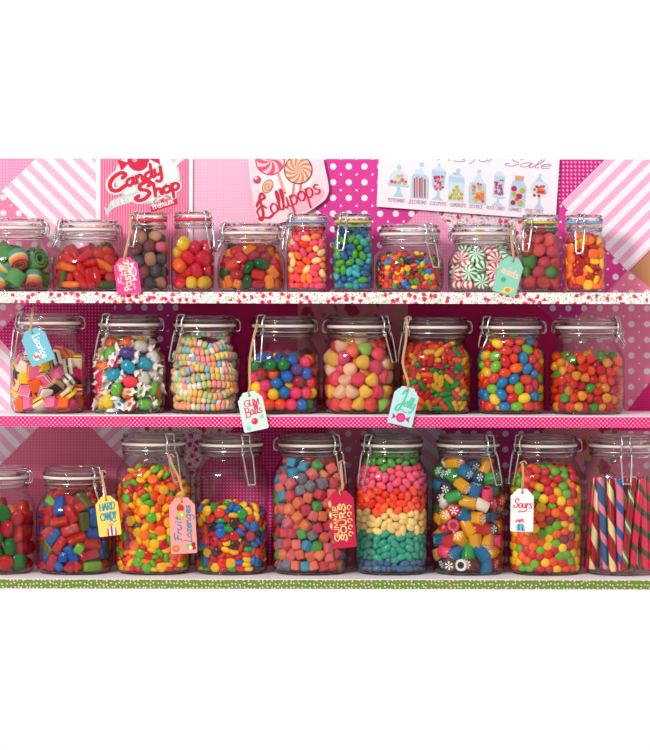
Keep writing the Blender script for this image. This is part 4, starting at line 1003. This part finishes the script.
# ------------------------------------------------------------------ signs
def ctr(poly): return P(sum(p[0] for p in poly) / len(poly), max(p[1] for p in poly), YB - .004)
CR, MINT, WH, PK = plain((214, 18, 62), .6), plain((205, 218, 212), .7), plain((248, 245, 246), .7), plain((246, 140, 175), .7)
# candy shop
sp_ = [(96, 150), (192.5, 150), (192.5, 288), (96, 288)]; oc = ctr(sp_)
sg = root('candy_shop_sign', oc, 'pink pinstriped Candy Shop sign in white frame at upper left of back board', 'sign')
slab('frame', sp_, YB - .0045, .0025, WH, sg, oc)
slab('pinstripe_panel', [(100, 150), (188.5, 150), (188.5, 285), (100, 285)], YB - .005, .0004, paper('pinstripe', (238, 108, 150), (246, 160, 190), 2.6), sg, oc)
ink = Ink()
ink.add(circ(147, 177, 33, 40, 27), MINT, 2); ink.add(circ(147, 177, 31, 40, 25), WH, 3)
ink.add([(160, 171), (172, 168), (184, 160), (187, 150), (176, 150), (168, 160)], MINT, 2)
ribbon(ink, [(166, 168), (176, 164), (182, 152)], 3.4, WH, 3)
ink.build('backdrop', board_map(oc, YB - .005), sg, True)
ink = Ink()
ink.add(circ(138, 160.5, 11, 28), CR, 5); ink.add(circ(134.5, 160.5, 2.6, 14, 2), plain((250, 150, 180)), 6)
ink.add([(129, 163), (117.5, 160), (121, 172)], CR, 5); ink.add([(148, 159), (158, 150), (160, 165)], CR, 5)
ink.build('candy_emblem', board_map(oc, YB - .005), sg, True)
ink = Ink()
for w, m, ly in ((8.8, MINT, 4), (6.8, WH, 5), (4.4, CR, 7)):
    script(ink, 'C', 107.5, 193.5, 18.5, 14, m, w * 1.0, ly, slant=.2, contrast=.12, ys=.58)
    script(ink, 'andy', 126.5, 187, 39, 20, m, w * .74 + .1, ly, slant=.1, contrast=.12, ys=.66)
    script(ink, 'S', 134.5, 202, 17, 14, m, w * .95, ly, slant=.2, contrast=.12, ys=.56)
    script(ink, 'hop', 154, 197, 27.5, 18, m, w * .74 + .1, ly, slant=.1, contrast=.12, ys=.66)
ink.build('title_lettering', board_map(oc, YB - .005), sg, True)
ink = Ink()
rb = catmull([Vector((p[0], p[1], 0)) for p in [(107, 214), (111, 206), (120, 201.5), (128, 199), (137, 196)]], 5)
for i in range(len(rb) - 1):
    a, b_ = rb[i], rb[i + 1]; ink.add([(a.x, a.y - 4.5), (b_.x, b_.y - 4.5), (b_.x, b_.y + 4.5), (a.x, a.y + 4.5)], MINT, 3)
ink.add([(103.5, 207), (107, 209), (108, 217), (109.5, 220), (106, 214)], MINT, 2)
script(ink, 'BEST IN TOWN', 112.5, 208, 23, 17, WH, .55, 5, slant=0, contrast=0, ys=1.5)
ink.build('best_in_town_ribbon', board_map(oc, YB - .005), sg, True)
ink = Ink()
n = 30
for rr, w, m in ((9.5, 1.3, plain((222, 110, 130), .7)), (6.5, .6, plain((222, 110, 130), .7))):
    pts = [(163 + rr * math.cos(2 * PI * k / n), 205.5 + rr * math.sin(2 * PI * k / n)) for k in range(n + 1)]
    ribbon(ink, pts, w, m, 4, n=2)
ink.add([(163 + 4 * math.sin(k * PI / 5) * (1 if k % 2 == 0 else .42), 201.5 - 4 * math.cos(k * PI / 5) * (1 if k % 2 == 0 else .42)) for k in range(10)], CR, 5)
ink.add([(150, 207), (176.5, 198.5), (177.5, 204), (151, 212.5)], CR, 6)
script(ink, 'Premium', 153, 210, 22, 18, WH, .85, 7, slant=0, contrast=.1, caps=True)
ink.build('premium_stamp', board_map(oc, YB - .005), sg, True)
# lollipops sign
op = catmull([Vector((p[0], p[1], 0)) for p in [(322, 140), (323, 158), (328.5, 186), (327, 196), (321, 203), (300, 216), (268, 226), (258, 222), (252, 196), (248.5, 165), (248, 140)]], 5)
op = [(v.x, v.y) for v in op]; oc = ctr(op)
sg = root('lollipops_sign', oc, 'rounded pale pink Lollipops sign with two swirled lollipops', 'sign')
slab('sign_plate', op, YB - .009, .003, plain((250, 222, 232), .5), sg, oc)
mp = board_map(oc, YB - .009)
ink = Ink()
ink.add(circ(285, 180, 27, 36, 22), plain((246, 240, 240), .6), 1); ink.add(circ(305, 200, 21, 30, 10, -.45), plain((250, 185, 205), .6), 2)
ink.build('backdrop', mp, sg, True)
def swirl(ink, cx, cy, r, n, ca, cb, ly, edge=None):
    ink.add(circ(cx, cy, r, 32), edge or ca, ly)
    R_ = r * .93; ink.add(circ(cx, cy, R_, 32), ca, ly + 1)
    for k in range(n):
        a0 = 2 * PI * k / n; o1, o2 = [], []
        for i in range(9):
            t = i / 8; tw = .9 * t
            o1.append((cx + R_ * t * math.cos(a0 + tw), cy + R_ * t * math.sin(a0 + tw)))
            o2.append((cx + R_ * t * math.cos(a0 + PI / n * .9 + tw), cy + R_ * t * math.sin(a0 + PI / n * .9 + tw)))
        for i in range(8): ink.add([o1[i], o1[i + 1], o2[i + 1], o2[i]], cb, ly + 2)
ink = Ink(); ink.add([(276, 172), (279, 172), (286, 193), (283, 194)], plain((240, 170, 150), .6), 3)
ink.add([(292.5, 184), (295, 184), (294, 198), (291.5, 198)], plain((244, 130, 150), .6), 3); ink.add([(299, 183), (302, 183), (302, 194), (299, 195)], plain((244, 130, 150), .6), 3)
ink.build('printed_sticks', mp, sg, True)
ink = Ink(); swirl(ink, 270, 160.5, 15, 7, plain((238, 85, 115), .6), plain((250, 205, 215), .6), 4, plain((225, 55, 80), .6)); ink.build('printed_pink_lollipop', mp, sg, True)
ink = Ink(); swirl(ink, 298, 170, 14.3, 11, plain((228, 140, 105), .6), plain((250, 215, 190), .6), 7, plain((130, 40, 45), .6)); ink.build('printed_orange_lollipop', mp, sg, True)
ink = Ink(); ink.add(circ(257, 180, 4, 18), plain((215, 60, 100), .6), 4); ink.add(circ(255.8, 178.3, 1.5, 10), WH, 5)
ink.add(circ(267.5, 186.5, 7.4, 22, 5.2, -1.1), plain((190, 110, 80), .6), 4); ink.add(circ(267.5, 186.5, 6.4, 22, 4.5, -1.1), plain((246, 190, 160), .6), 5)
ribbon(ink, [(267.5 + (4.2 - i * .36) * math.cos(i * .8), 186.5 + (4.6 - i * .38) * math.sin(i * .8)) for i in range(11)], .9, plain((215, 120, 90), .6), 6)
ink.build('printed_sweets', mp, sg, True)
ink = Ink(); script(ink, 'L', 259.5, 221.5, 15.5, 22, CR, 2.4, 12, slant=.12, contrast=.25, ys=.9); script(ink, 'ollipops', 271.5, 214.5, 54, 24, CR, 1.7, 12, slant=.12, contrast=.4, ys=1.05)
ribbon(ink, [(259, 217), (257, 211), (262, 206), (266, 208)], 1.8, CR, 12)
ink.build('title_lettering', mp, sg, True)
# poster of sweet jars
pp = [(379.3, 140), (376.5, 206.5), (555.5, 219.5), (560.5, 140)]; oc = ctr(pp)
sg = root('jar_poster', oc, 'white poster of eight watercolour sweet jars headed for Sale', 'poster')
slab('poster_sheet', pp, YB - .008, .004, plain((248, 242, 248), .6), sg, oc)
mp = board_map(oc, YB - .008)
LB, LB2 = plain((186, 214, 236), .7), plain((212, 230, 244), .7)
def pjar(name, glass, dots):
    ink = Ink()
    for g_, m, ly in glass: ink.add(g_, m, ly)
    for (x, y, r, c) in dots: ink.add(circ(x, y, r, 12), plain(c, .7), 5)
    ink.build(name, mp, sg, True)
def R4(x0, y0, x1, y1, d=0): return [(x0 + d, y0), (x1 - d, y0), (x1, y1), (x0, y1)]
g = random.Random(8)
pjar('printed_cake_dome', [([(388.5, 184), (389.5, 175), (393, 171), (398.5, 170), (404, 171.5), (407.5, 176), (408, 186)], LB2, 2), (circ(399, 167.3, 2.6, 14), LB, 2), ([(386.5, 183), (409, 185.5), (408, 187.5), (388, 185.5)], LB, 3), ([(397, 187), (400, 187), (400.5, 192), (403.5, 197), (393, 196.5), (396.5, 191)], LB, 2)],
     [(391.5, 181.5, 2.0, (225, 90, 150)), (395, 182, 1.8, (230, 120, 80)), (398, 176.5, 2.2, (220, 205, 90)), (401.5, 175.5, 1.8, (240, 170, 170)), (402, 180, 2.2, (215, 110, 160)), (404.5, 183, 1.9, (220, 190, 70)), (399, 182.5, 1.8, (205, 170, 90)), (405.5, 181.5, 1.3, (210, 80, 60))])
st = [([(x, y0), (x + 1.6, y0), (x + 1.5, 197.5), (x + .1, 197.3)], plain(c, .7), 5) for x, y0, c in ((413.5, 178, (190, 90, 75)), (416, 176.5, (215, 120, 100)), (418.8, 178, (180, 80, 70)), (421, 177, (205, 110, 90)), (423.8, 179, (190, 90, 75)))]
pjar('printed_stick_jar', [([(413, 174), (426, 175), (429, 180), (428, 199), (410.5, 198), (411, 179)], LB, 2), ([(414, 174), (416, 169), (422, 168.5), (425.5, 174.5)], LB2, 3), (circ(421.5, 164.5, 2.6, 14), LB, 2)] + st, [])
pjar('printed_urn', [([(431.5, 170), (446, 171.5), (444, 188), (439, 192), (434, 190), (431.5, 184)], LB, 2), ([(431, 170), (436, 167), (441, 167), (446.5, 171.5)], LB2, 3), (circ(438.7, 165, 1.5, 10), LB, 2), ([(437, 191), (439, 191), (440, 197), (443.5, 200.5), (431, 199.5), (436, 196)], LB, 2)],
     [(g.uniform(433.5, 443), g.uniform(176, 189), 1.1, g.choice([(215, 60, 90), (170, 40, 90), (240, 130, 80), (225, 140, 170)])) for _ in range(46)])
pjar('printed_round_jar', [([(449.5, 174), (463, 175.5), (464.5, 180), (463.5, 202.5), (447.5, 201), (448.5, 179)], LB2, 2), ([(448.5, 176), (464, 177.5), (464.3, 183), (448.4, 181.5)], LB, 3), (circ(458, 170.5, 2.4, 12), LB, 2), ([(451, 174), (458, 171.5), (462, 175.5)], LB, 2), ([(451, 171), (456, 173.5), (455, 174.5)], plain((225, 150, 130)), 4)],
     [(456.5, 187, 1.9, (200, 185, 50)), (453.8, 190.5, 1.9, (195, 180, 45)), (458, 190.5, 1.9, (210, 195, 60)), (461, 194, 1.9, (195, 175, 45)), (456, 194, 1.9, (205, 190, 60)), (452, 194.5, 1.9, (205, 185, 50)), (450, 197.5, 1.9, (175, 160, 40)), (454.5, 198, 1.9, (205, 190, 60)), (458.5, 198, 1.9, (195, 175, 45)), (461.5, 198, 1.6, (205, 190, 60))])
pjar('printed_lidded_jar', [([(469.5, 182), (486, 183.5), (486, 204.5), (468.5, 203), (468.5, 190)], LB, 2), ([(472, 181.5), (477, 174), (480, 174), (484.5, 183)], LB2, 3), (circ(479, 171.2, 2.2, 12), LB, 2)],
     [(g.uniform(470.5, 484.5), g.uniform(186, 201), 1.7, g.choice([(235, 95, 50), (240, 175, 60), (230, 125, 70)])) for _ in range(26)] + [(478, 183.5, 1.2, (200, 60, 140)), (480.5, 184.5, 1.2, (200, 60, 140))])
pjar('printed_tall_urn', [([(494.5, 174), (505, 175.5), (503, 196), (492.5, 195)], LB, 2), ([(493, 175.5), (497, 171), (501, 171), (505.5, 176.5)], LB2, 3), ([(490.5, 195.5), (505.5, 197), (504, 198.5), (498.8, 198.5), (498.8, 202), (503, 205.5), (491, 204.8), (496.5, 201), (496.8, 198)], LB, 3)],
     [(g.uniform(494.5, 502.5), g.uniform(179, 194.5), 1.0, g.choice([(195, 70, 110), (175, 55, 95), (215, 110, 140)])) for _ in range(40)])
pjar('printed_corked_jar', [([(513, 180), (523, 181), (526.5, 187), (524.5, 207.5), (508.5, 206), (510.5, 186)], LB, 2), ([(514.5, 175), (524, 176), (523, 181), (515, 180)], plain((225, 160, 140), .7), 4)],
     [(513.8, 188.3, 2.9, (205, 20, 80)), (522, 190.5, 2.9, (195, 185, 60)), (514, 194, 2.5, (195, 180, 50)), (519, 196, 3.0, (195, 40, 60)), (516.5, 199, 2.0, (220, 70, 100)), (512.8, 202.3, 2.6, (180, 50, 50)), (520, 203, 2.9, (200, 185, 60))])
pjar('printed_footed_bowl', [(circ(539, 188, 9.2, 22, 8.3), LB2, 2), ([(535, 181), (538, 176.5), (540, 176.5), (544, 182)], LB, 3), (circ(539.8, 175, 1.7, 10), LB, 3), ([(537.5, 196), (540.5, 196), (540, 204), (544, 209), (533.5, 208.3), (537.8, 203)], LB, 2)],
     [(g.uniform(533, 545.5), g.uniform(186, 196), 1.5, g.choice([(215, 90, 50), (190, 60, 50), (235, 130, 70)])) for _ in range(24)])
ink = Ink(); PL = plain((176, 70, 130), .7)
script(ink, 'for', 469.5, 160.5, 24, -4.2, PL, .6, 3, slant=.3, contrast=0, ys=.38)
script(ink, 'Sale', 503, 165.2, 46, -4.2, PL, .6, 3, slant=.3, contrast=0, ys=.36)
script(ink, 'ns', 436, 159.9, 28, -4.2, PL, .6, 3, slant=.4, contrast=0, ys=.35)
ink.build('heading_lettering', mp, sg, True)
ink = Ink(); PL2 = plain((190, 120, 165), .7)
GL['•'] = (.9, [[(.4, .9), (.45, .95)]])
script(ink, '• PEPPERMINT • JELLYBEANS • LOLLIPOPS • GUMDROPS • LICORICE • ROCK CANDY • GUMMIES • SOUR CANDY •', 385, 201.2, 161, -4.3, PL2, .38, 3, slant=0, contrast=0, ys=1.0)
ink.build('candy_names', mp, sg, True)

# ------------------------------------------------------------------ hanging tags
def hang_tag(name, label, cx, cy, w, h, rot, colour, y, string, draw, rim=None):
    o = P(cx, cy, y); k = S * (D + y) / D
    rt = root(name, o, label, 'gift tag', rot=(0, -math.radians(rot), 0))
    def L_(u, v, ly): return Vector((u * k, -.0007 - .0001 * ly, v * k))
    # outline with stepped shoulders
    hw, hh = w / 2, h / 2; c = 1.6
    half = [(hw - c, -hh), (hw - .45, -hh + .45), (hw, -hh + c), (hw, hh - 7.6), (hw - .6, hh - 6.6), (hw - 1.6, hh - 6.2), (hw - 2.2, hh - 5.2), (hw - 3.2, hh - 3.4), (hw - 4.6, hh - 3.0), (hw - 5.4, hh - 1.6), (hw - 6.2, hh - .4), (hw - 7.6, hh)]
    out = half + [(-a, b_) for a, b_ in reversed(half)]
    hole = [(1.35 * math.cos(2 * PI * i / 12), hh - 4.0 + 1.35 * math.sin(2 * PI * i / 12)) for i in range(12)]
    bm = bmesh.new()
    def ringv(pts, yy): return [bm.verts.new((a * k, yy, b_ * k)) for a, b_ in pts]
    for yy in (-.0007, .0007):
        A = ringv(out, yy); Bv = ringv(hole, yy)
        ed = [bm.edges.new((A[i], A[(i + 1) % len(A)])) for i in range(len(A))] + [bm.edges.new((Bv[i], Bv[(i + 1) % 12])) for i in range(12)]
        bmesh.ops.triangle_fill(bm, use_beauty=True, edges=ed)
        if yy < 0: A0, B0 = A, Bv
    for X, Y in ((A0, A), (B0, Bv)):
        for i in range(len(X)):
            q = (i + 1) % len(X); bm.faces.new((X[i], X[q], Y[q], Y[i]))
    bmesh.ops.recalc_face_normals(bm, faces=bm.faces)
    finish('card', bm, plain(colour, .6), rt, smooth=False)
    for nm, fn in draw:
        ink = Ink(); fn(ink); ink.build(nm, L_, rt)
    # twine, in the tag's own frame
    inv = Matrix.Rotation(math.radians(rot), 4, 'Y')
    R3 = Matrix.Rotation(-math.radians(rot), 4, 'Y')
    hw_ = o + R3 @ Vector((0, 0, (hh - 4.0) * k))
    bm = bmesh.new()
    def loc(p): return R3.inverted() @ (Vector(p) - o)
    pts = [P(a, b_, c_) for a, b_, c_ in string]
    top = o + R3 @ Vector((0, -.0012, (hh - 1.0) * k))
    for sg_ in (-1, 1):
        pa = [hw_ + Vector((0, 0, -.0006)), hw_ + Vector((sg_ * .0004, -.0022 if sg_ < 0 else .0022, .0008)), top + Vector((sg_ * .0006, -.0006 if sg_ < 0 else .0022, .001))] + [p + Vector((sg_ * .0007, 0, 0)) for p in pts]
        tube(bm, catmull([loc(p) for p in pa], 5), .75 * k, seg=6)
    # knot and loose ends
    kp = pts[-1]
    tube(bm, catmull([loc(kp + Vector(v)) for v in ((-.003, 0, -.001), (0, -.002, .001), (.0035, -.001, .0015), (.006, -.002, -.002))], 4), .7 * k)
    finish('twine', bm, TWINE, rt)
    return rt
def T(text, x, y, ln, ang, col, w, **kw):
    m = plain(col, .6); return lambda ink: script(ink, text, x, y, ln, ang, m, w, 2, up=1, **kw)
def multi(*fs):
    def f(ink):
        for q in fs: q(ink)
    return f
def dot(x, y, r, c, ry=None, ly=3): return lambda ink: ink.add(circ(x, y, r, 16, ry), plain(c, .6), ly)
def pol(pts, c, ly=3): return lambda ink: ink.add(pts, plain(c, .6), ly)
def rib(pts, w, c, ly=3): return lambda ink: ribbon(ink, pts, w, plain(c, .6), ly)
CRM = (252, 232, 190)
hang_tag('gift_tag', 'hot pink hanging tag lettered Fruit Pastille in cream', 127, 276.2, 24, 37, 8, (244, 62, 140), -.006, [(126, 250, .0), (129, 236, .022), (131, 216, .035)],
  [('lettering', multi(T('Fruit', -4.4, -8.5, 21, 90, (252, 215, 200), .8, ys=.42), T('Pastille', 3.2, -15, 31, 90, CRM, 1.3, slant=0, caps=True, ys=.85))),
   ('sweet_emblem', multi(dot(6.6, 3.4, 3.6, (252, 225, 230), 5.6), dot(7.2, 3.6, 2.1, (246, 130, 175), 4.2, 4), pol([(6.5, 8), (3.5, 12.2), (9.5, 12.2)], (252, 225, 230)), pol([(6.8, -2), (4, -6), (9.8, -5.4)], (252, 225, 230)), rib([(6.5, -8), (5, -10.5), (7, -12.5), (6, -14)], .8, CRM)))])
hang_tag('gift_tag', 'mint green hanging tag lettered mints', 508.6, 275.3, 24, 38, -16, (140, 208, 182), -.006, [(513, 251, .0), (511.5, 240, .02), (511.5, 228, .034)],
  [('lettering', T('mints', -8.2, 1.2, 17.5, -8, (250, 205, 185), 1.3, slant=.05)),
   ('sweet_emblem', multi(dot(-4, -5.2, 2.5, (60, 175, 140)), dot(0, 8.2, .8, (250, 205, 185)), dot(3, -14.2, 4.4, (240, 215, 110), 3.4), dot(3, -14.2, 2.6, (190, 160, 60), 2.2, 4), pol([(5.5, -12), (9.5, -9.5), (9, -14)], (246, 190, 150)), pol([(-1, -15), (-4, -17.5), (1, -18)], (240, 215, 110))))])
hang_tag('gift_tag', 'light blue hanging tag lettered Licorice in white', 37.2, 346.6, 25, 36, 21, (118, 190, 208), .010, [(31, 326, .012), (32, 317, .022), (33, 309, .045)],
  [('lettering', T('1icorice', -1.2, 11, 25, -84, (250, 250, 250), 1.05, slant=.05, contrast=.1, ys=.9)),
   ('sweet_emblem', multi(dot(-4, -9.6, 3.6, (252, 245, 245), 4.2), rib([(-6, -7), (-5.2, -10.5), (-2.6, -9.4), (-2, -12)], 1.5, (215, 40, 50), 4)))])
hang_tag('gift_tag', 'pale green hanging tag lettered GUM Balls in red', 252.8, 411.3, 25, 39.5, 12, (208, 236, 220), -.006, [(250, 386, .0), (250, 360, .02), (254, 336, .03), (257, 326, .036)],
  [('lettering', multi(T('GUM', -7.2, 5.2, 16, 0, (226, 45, 90), 1.0, slant=0, ys=.75, caps=True), T('B', -7.8, -5.4, 5.6, 0, (226, 45, 90), 1.1, slant=0, ys=.9), T('alls', -2.6, -3.0, 12, 0, (226, 45, 90), 1.1, slant=0, ys=1.15))),
   ('sweet_emblem', multi(dot(0, -10.2, 3.3, (225, 25, 80)), dot(-1, -9.2, .9, (250, 180, 200), ly=4), dot(8, -7, 1.9, (130, 210, 230)), dot(6.4, -13, 2.1, (248, 240, 180)), dot(-7.2, -16, 2.2, (130, 210, 230)), dot(-5.5, -10, 1.3, (246, 240, 190))))])
hang_tag('gift_tag', 'pale aqua hanging tag lettered Jelly with a pink sweet', 404, 406, 25, 39, -13, (184, 226, 228), -.006, [(408, 381, .0), (403, 362, .018), (406, 340, .028), (407, 318, .036)],
  [('lettering', multi(T('J', -8, -1.5, 7, 0, (95, 200, 160), 1.9, slant=.2, ys=1.25), T('elly', -1.0, 0.4, 11.5, -8, (95, 200, 160), 1.6, slant=.15, ys=1.25), rib([(-3, -4.5), (-1, -3.4), (2, -6), (4, -5)], 1.1, (95, 200, 160)))),
   ('sweet_emblem', multi(dot(-.5, -11.8, 4.7, (225, 20, 110)), dot(-.5, -11.8, 3.0, (240, 70, 150), ly=4), pol([(-5, -12), (-9.6, -8.6), (-8.6, -12), (-9.6, -15.5)], (225, 20, 90)), pol([(4, -12), (8.8, -8.6), (7.8, -12), (8.8, -15.5)], (225, 20, 90))))])
hang_tag('gift_tag', 'yellow hanging tag lettered Hard Candy in blue', 108.5, 516.3, 22.5, 40, 7, (250, 214, 92), .006, [(105, 490, .012), (103, 480, .018), (102, 472, .026)],
  [('lettering', multi(T('HARD', -7.6, 5.4, 15.5, 4, (30, 140, 165), 1.25, slant=.1, ys=1.0), T('CANDY', -7.8, -4.4, 16.5, 4, (30, 140, 165), 1.25, slant=.05, ys=1.2), rib([(1, -6), (3, -4.6), (5, -6.4), (8, -5)], .9, (30, 140, 165)))),
   ('sweet_emblem', multi(dot(2, -15, 5.2, (248, 240, 235), 5.0), pol([(-2.8, -19.6), (-2.6, -13), (-1, -11), (-1, -19.8)], (205, 25, 45), 4), pol([(1, -19.8), (1, -10.2), (3, -10.2), (3, -19.8)], (205, 25, 45), 4), pol([(5, -19.8), (5, -11), (6.6, -13), (6.8, -19.6)], (120, 120, 125), 4), pol([(-1, -9.6), (2, -6.8), (5, -9.6), (2, -10.6)], (240, 150, 110), 4)))])
hang_tag('gift_tag', 'long salmon pink hanging tag lettered Fruit Lozenges with fruit pictures', 183.3, 525.8, 26, 56, 3, (248, 158, 150), .006, [(183, 493, .01), (179, 478, .02), (173, 466, .022), (170, 456, .028)],
  [('lettering', multi(T('Fruit', -1.6, -16, 25, 90, (70, 135, 165), 1.3, slant=.15, ys=.52), T('1ozenges', 8.2, -17, 37, 90, (70, 135, 165), 1.3, slant=.15, ys=.72))),
   ('strawberry_picture', multi(dot(-1.6, 17.5, 3.6, (205, 35, 45), 4), pol([(-5, 20), (-2, 23), (0, 20.6)], (110, 150, 60), 4))),
   ('pear_picture', multi(dot(-1.2, 11, 4, (190, 190, 70), 4.2, 4), dot(-.6, 11, 1.5, (235, 235, 200), ly=5))),
   ('orange_picture', multi(dot(-8, -22.6, 3.6, (228, 105, 55)), dot(-8, -22.6, 1.2, (246, 190, 150), ly=4))),
   ('cherry_picture', multi(dot(9.6, -19, 2.1, (185, 20, 35)), dot(10, -22.6, 2.1, (185, 20, 35), ly=4), dot(6.8, -22.4, 1.9, (250, 225, 220), ly=5), dot(4.2, -21.2, 2.4, (150, 190, 90), 3.0)))])
hang_tag('gift_tag', 'long crimson hanging tag lettered Gummie Sours in yellow', 342.4, 519.2, 25.5, 57, 4, (200, 8, 62), .006, [(343, 488, .01), (342, 476, .02), (341, 462, .026)],
  [('lettering', multi(T('GUMMIE', -3.6, -22, 36, 90, (246, 215, 130), 1.1, slant=0, ys=.42), T('SOURS', 3.8, -22, 38, 90, (246, 215, 130), 1.3, slant=0, ys=.44), *[rib([(7.8 + 2.0 * math.cos(a), -15 + 6.6 * i + 2.0 * math.sin(a)) for a in [q * .7 for q in range(8)]], 1.0, (246, 215, 130)) for i in range(5)])),
   ('sweet_emblem', multi(*[f for i, c in enumerate(((240, 150, 60), (160, 180, 50), (235, 110, 90))) for f in (dot(-11.0, 16 - i * 11, 1.7, c, 4), dot(-11.3, 16 - i * 11, .8, (250, 225, 200), 2.2, 4))], dot(-10.4, -22, 1.8, (150, 110, 60))))])
hang_tag('gift_tag', 'white hanging tag lettered Sours in red', 522.4, 509.8, 22.8, 43, -1, (252, 244, 242), .006, [(523, 483, .01), (523.5, 474, .018), (522.5, 462, .026)],
  [('lettering', multi(T('Sours', -8.8, 2.4, 18.5, -1, (222, 45, 80), 1.1, slant=.12, ys=1.1), rib([(-3.4, -2.2), (-2.6, -.6), (0, -1.6), (4, -.4), (4.4, 1)], 1.0, (222, 45, 80)))),
   ('sweet_emblem', multi(pol([(-5.2, -20.5), (-5.6, -15), (-3.6, -13.4), (.6, -13.4), (2.2, -15), (3.8, -20.8)], (130, 195, 215)), pol([(-3.4, -20.6), (-3.6, -14), (-2.2, -14), (-1.8, -20.6)], (50, 130, 165), 4), pol([(.2, -20.8), (-.4, -14), (.8, -14), (1.8, -20.8)], (50, 130, 165), 4), rib([(-6, -12), (-4, -9.6), (-2, -12), (0, -9), (1.4, -12)], 1.2, (215, 50, 60)), dot(-2.2, -10.8, 1.7, (230, 90, 100))))])

# ------------------------------------------------------------------ light, world, camera
sc = bpy.context.scene
w = bpy.data.worlds.new('studio'); sc.world = w; w.use_nodes = True; nt = w.node_tree; nt.nodes.clear()
tc = N(nt, 'ShaderNodeTexCoord'); sp = N(nt, 'ShaderNodeSeparateXYZ'); nt.links.new(tc.outputs['Generated'], sp.inputs[0])
mr = N(nt, 'ShaderNodeMapRange'); mr.interpolation_type = 'SMOOTHSTEP'; nt.links.new(sp.outputs[1], mr.inputs[0])
mr.inputs[1].default_value = -.15; mr.inputs[2].default_value = .6; mr.inputs[3].default_value = 0; mr.inputs[4].default_value = 1
m2 = N(nt, 'ShaderNodeMapRange'); m2.interpolation_type = 'SMOOTHSTEP'; nt.links.new(sp.outputs[1], m2.inputs[0])
m2.inputs[1].default_value = -.97; m2.inputs[2].default_value = -.72; m2.inputs[3].default_value = 0; m2.inputs[4].default_value = 1
front = mixc(nt, m2.outputs[0], (.30, .28, .28, 1), (.84, .80, .80, 1))      # added gradient: dimmed behind the camera against glass glare, brighter off axis as fill
colr = mixc(nt, mr.outputs[0], front, (1.02, 1.02, 1.02, 1))
bg = N(nt, 'ShaderNodeBackground'); nt.links.new(colr, bg.inputs[0]); ow = N(nt, 'ShaderNodeOutputWorld'); nt.links.new(bg.outputs[0], ow.inputs[0])
def area(name, loc, tgt, sx, sy, e, col):
    l = bpy.data.lights.new(name, 'AREA'); l.shape = 'RECTANGLE'; l.size = sx; l.size_y = sy; l.energy = e; l.color = col
    o = bpy.data.objects.new(name, l); C.objects.link(o); o.location = loc
    o.rotation_euler = (Vector(tgt) - Vector(loc)).to_track_quat('-Z', 'Y').to_euler(); return o
area('key_softbox', (-1.75, -3.0, 1.32), (0, .05, -.1), .72, .72, 98, (1.0, .97, .94))
cam = bpy.data.cameras.new('camera'); co = bpy.data.objects.new('camera', cam); C.objects.link(co)
co.location = (0, -D, 0); co.rotation_euler = (PI / 2, math.radians(-.1), 0)
cam.sensor_fit = 'VERTICAL'; cam.sensor_height = 36; cam.lens = (D / S) / 750 * 36; cam.shift_y = -(375 - HZ) / 750
cam.clip_start = .1; cam.clip_end = 50
sc.camera = co
sc.view_settings.view_transform = 'Standard'; sc.view_settings.look = 'None'; sc.view_settings.exposure = 0; sc.view_settings.gamma = 1
sc.cycles.transparent_max_bounces = 24; sc.cycles.max_bounces = 14; sc.cycles.transmission_bounces = 12
print('COUNTS', {k: j.get('count') for k, j in J.items()}, len(bpy.data.objects))
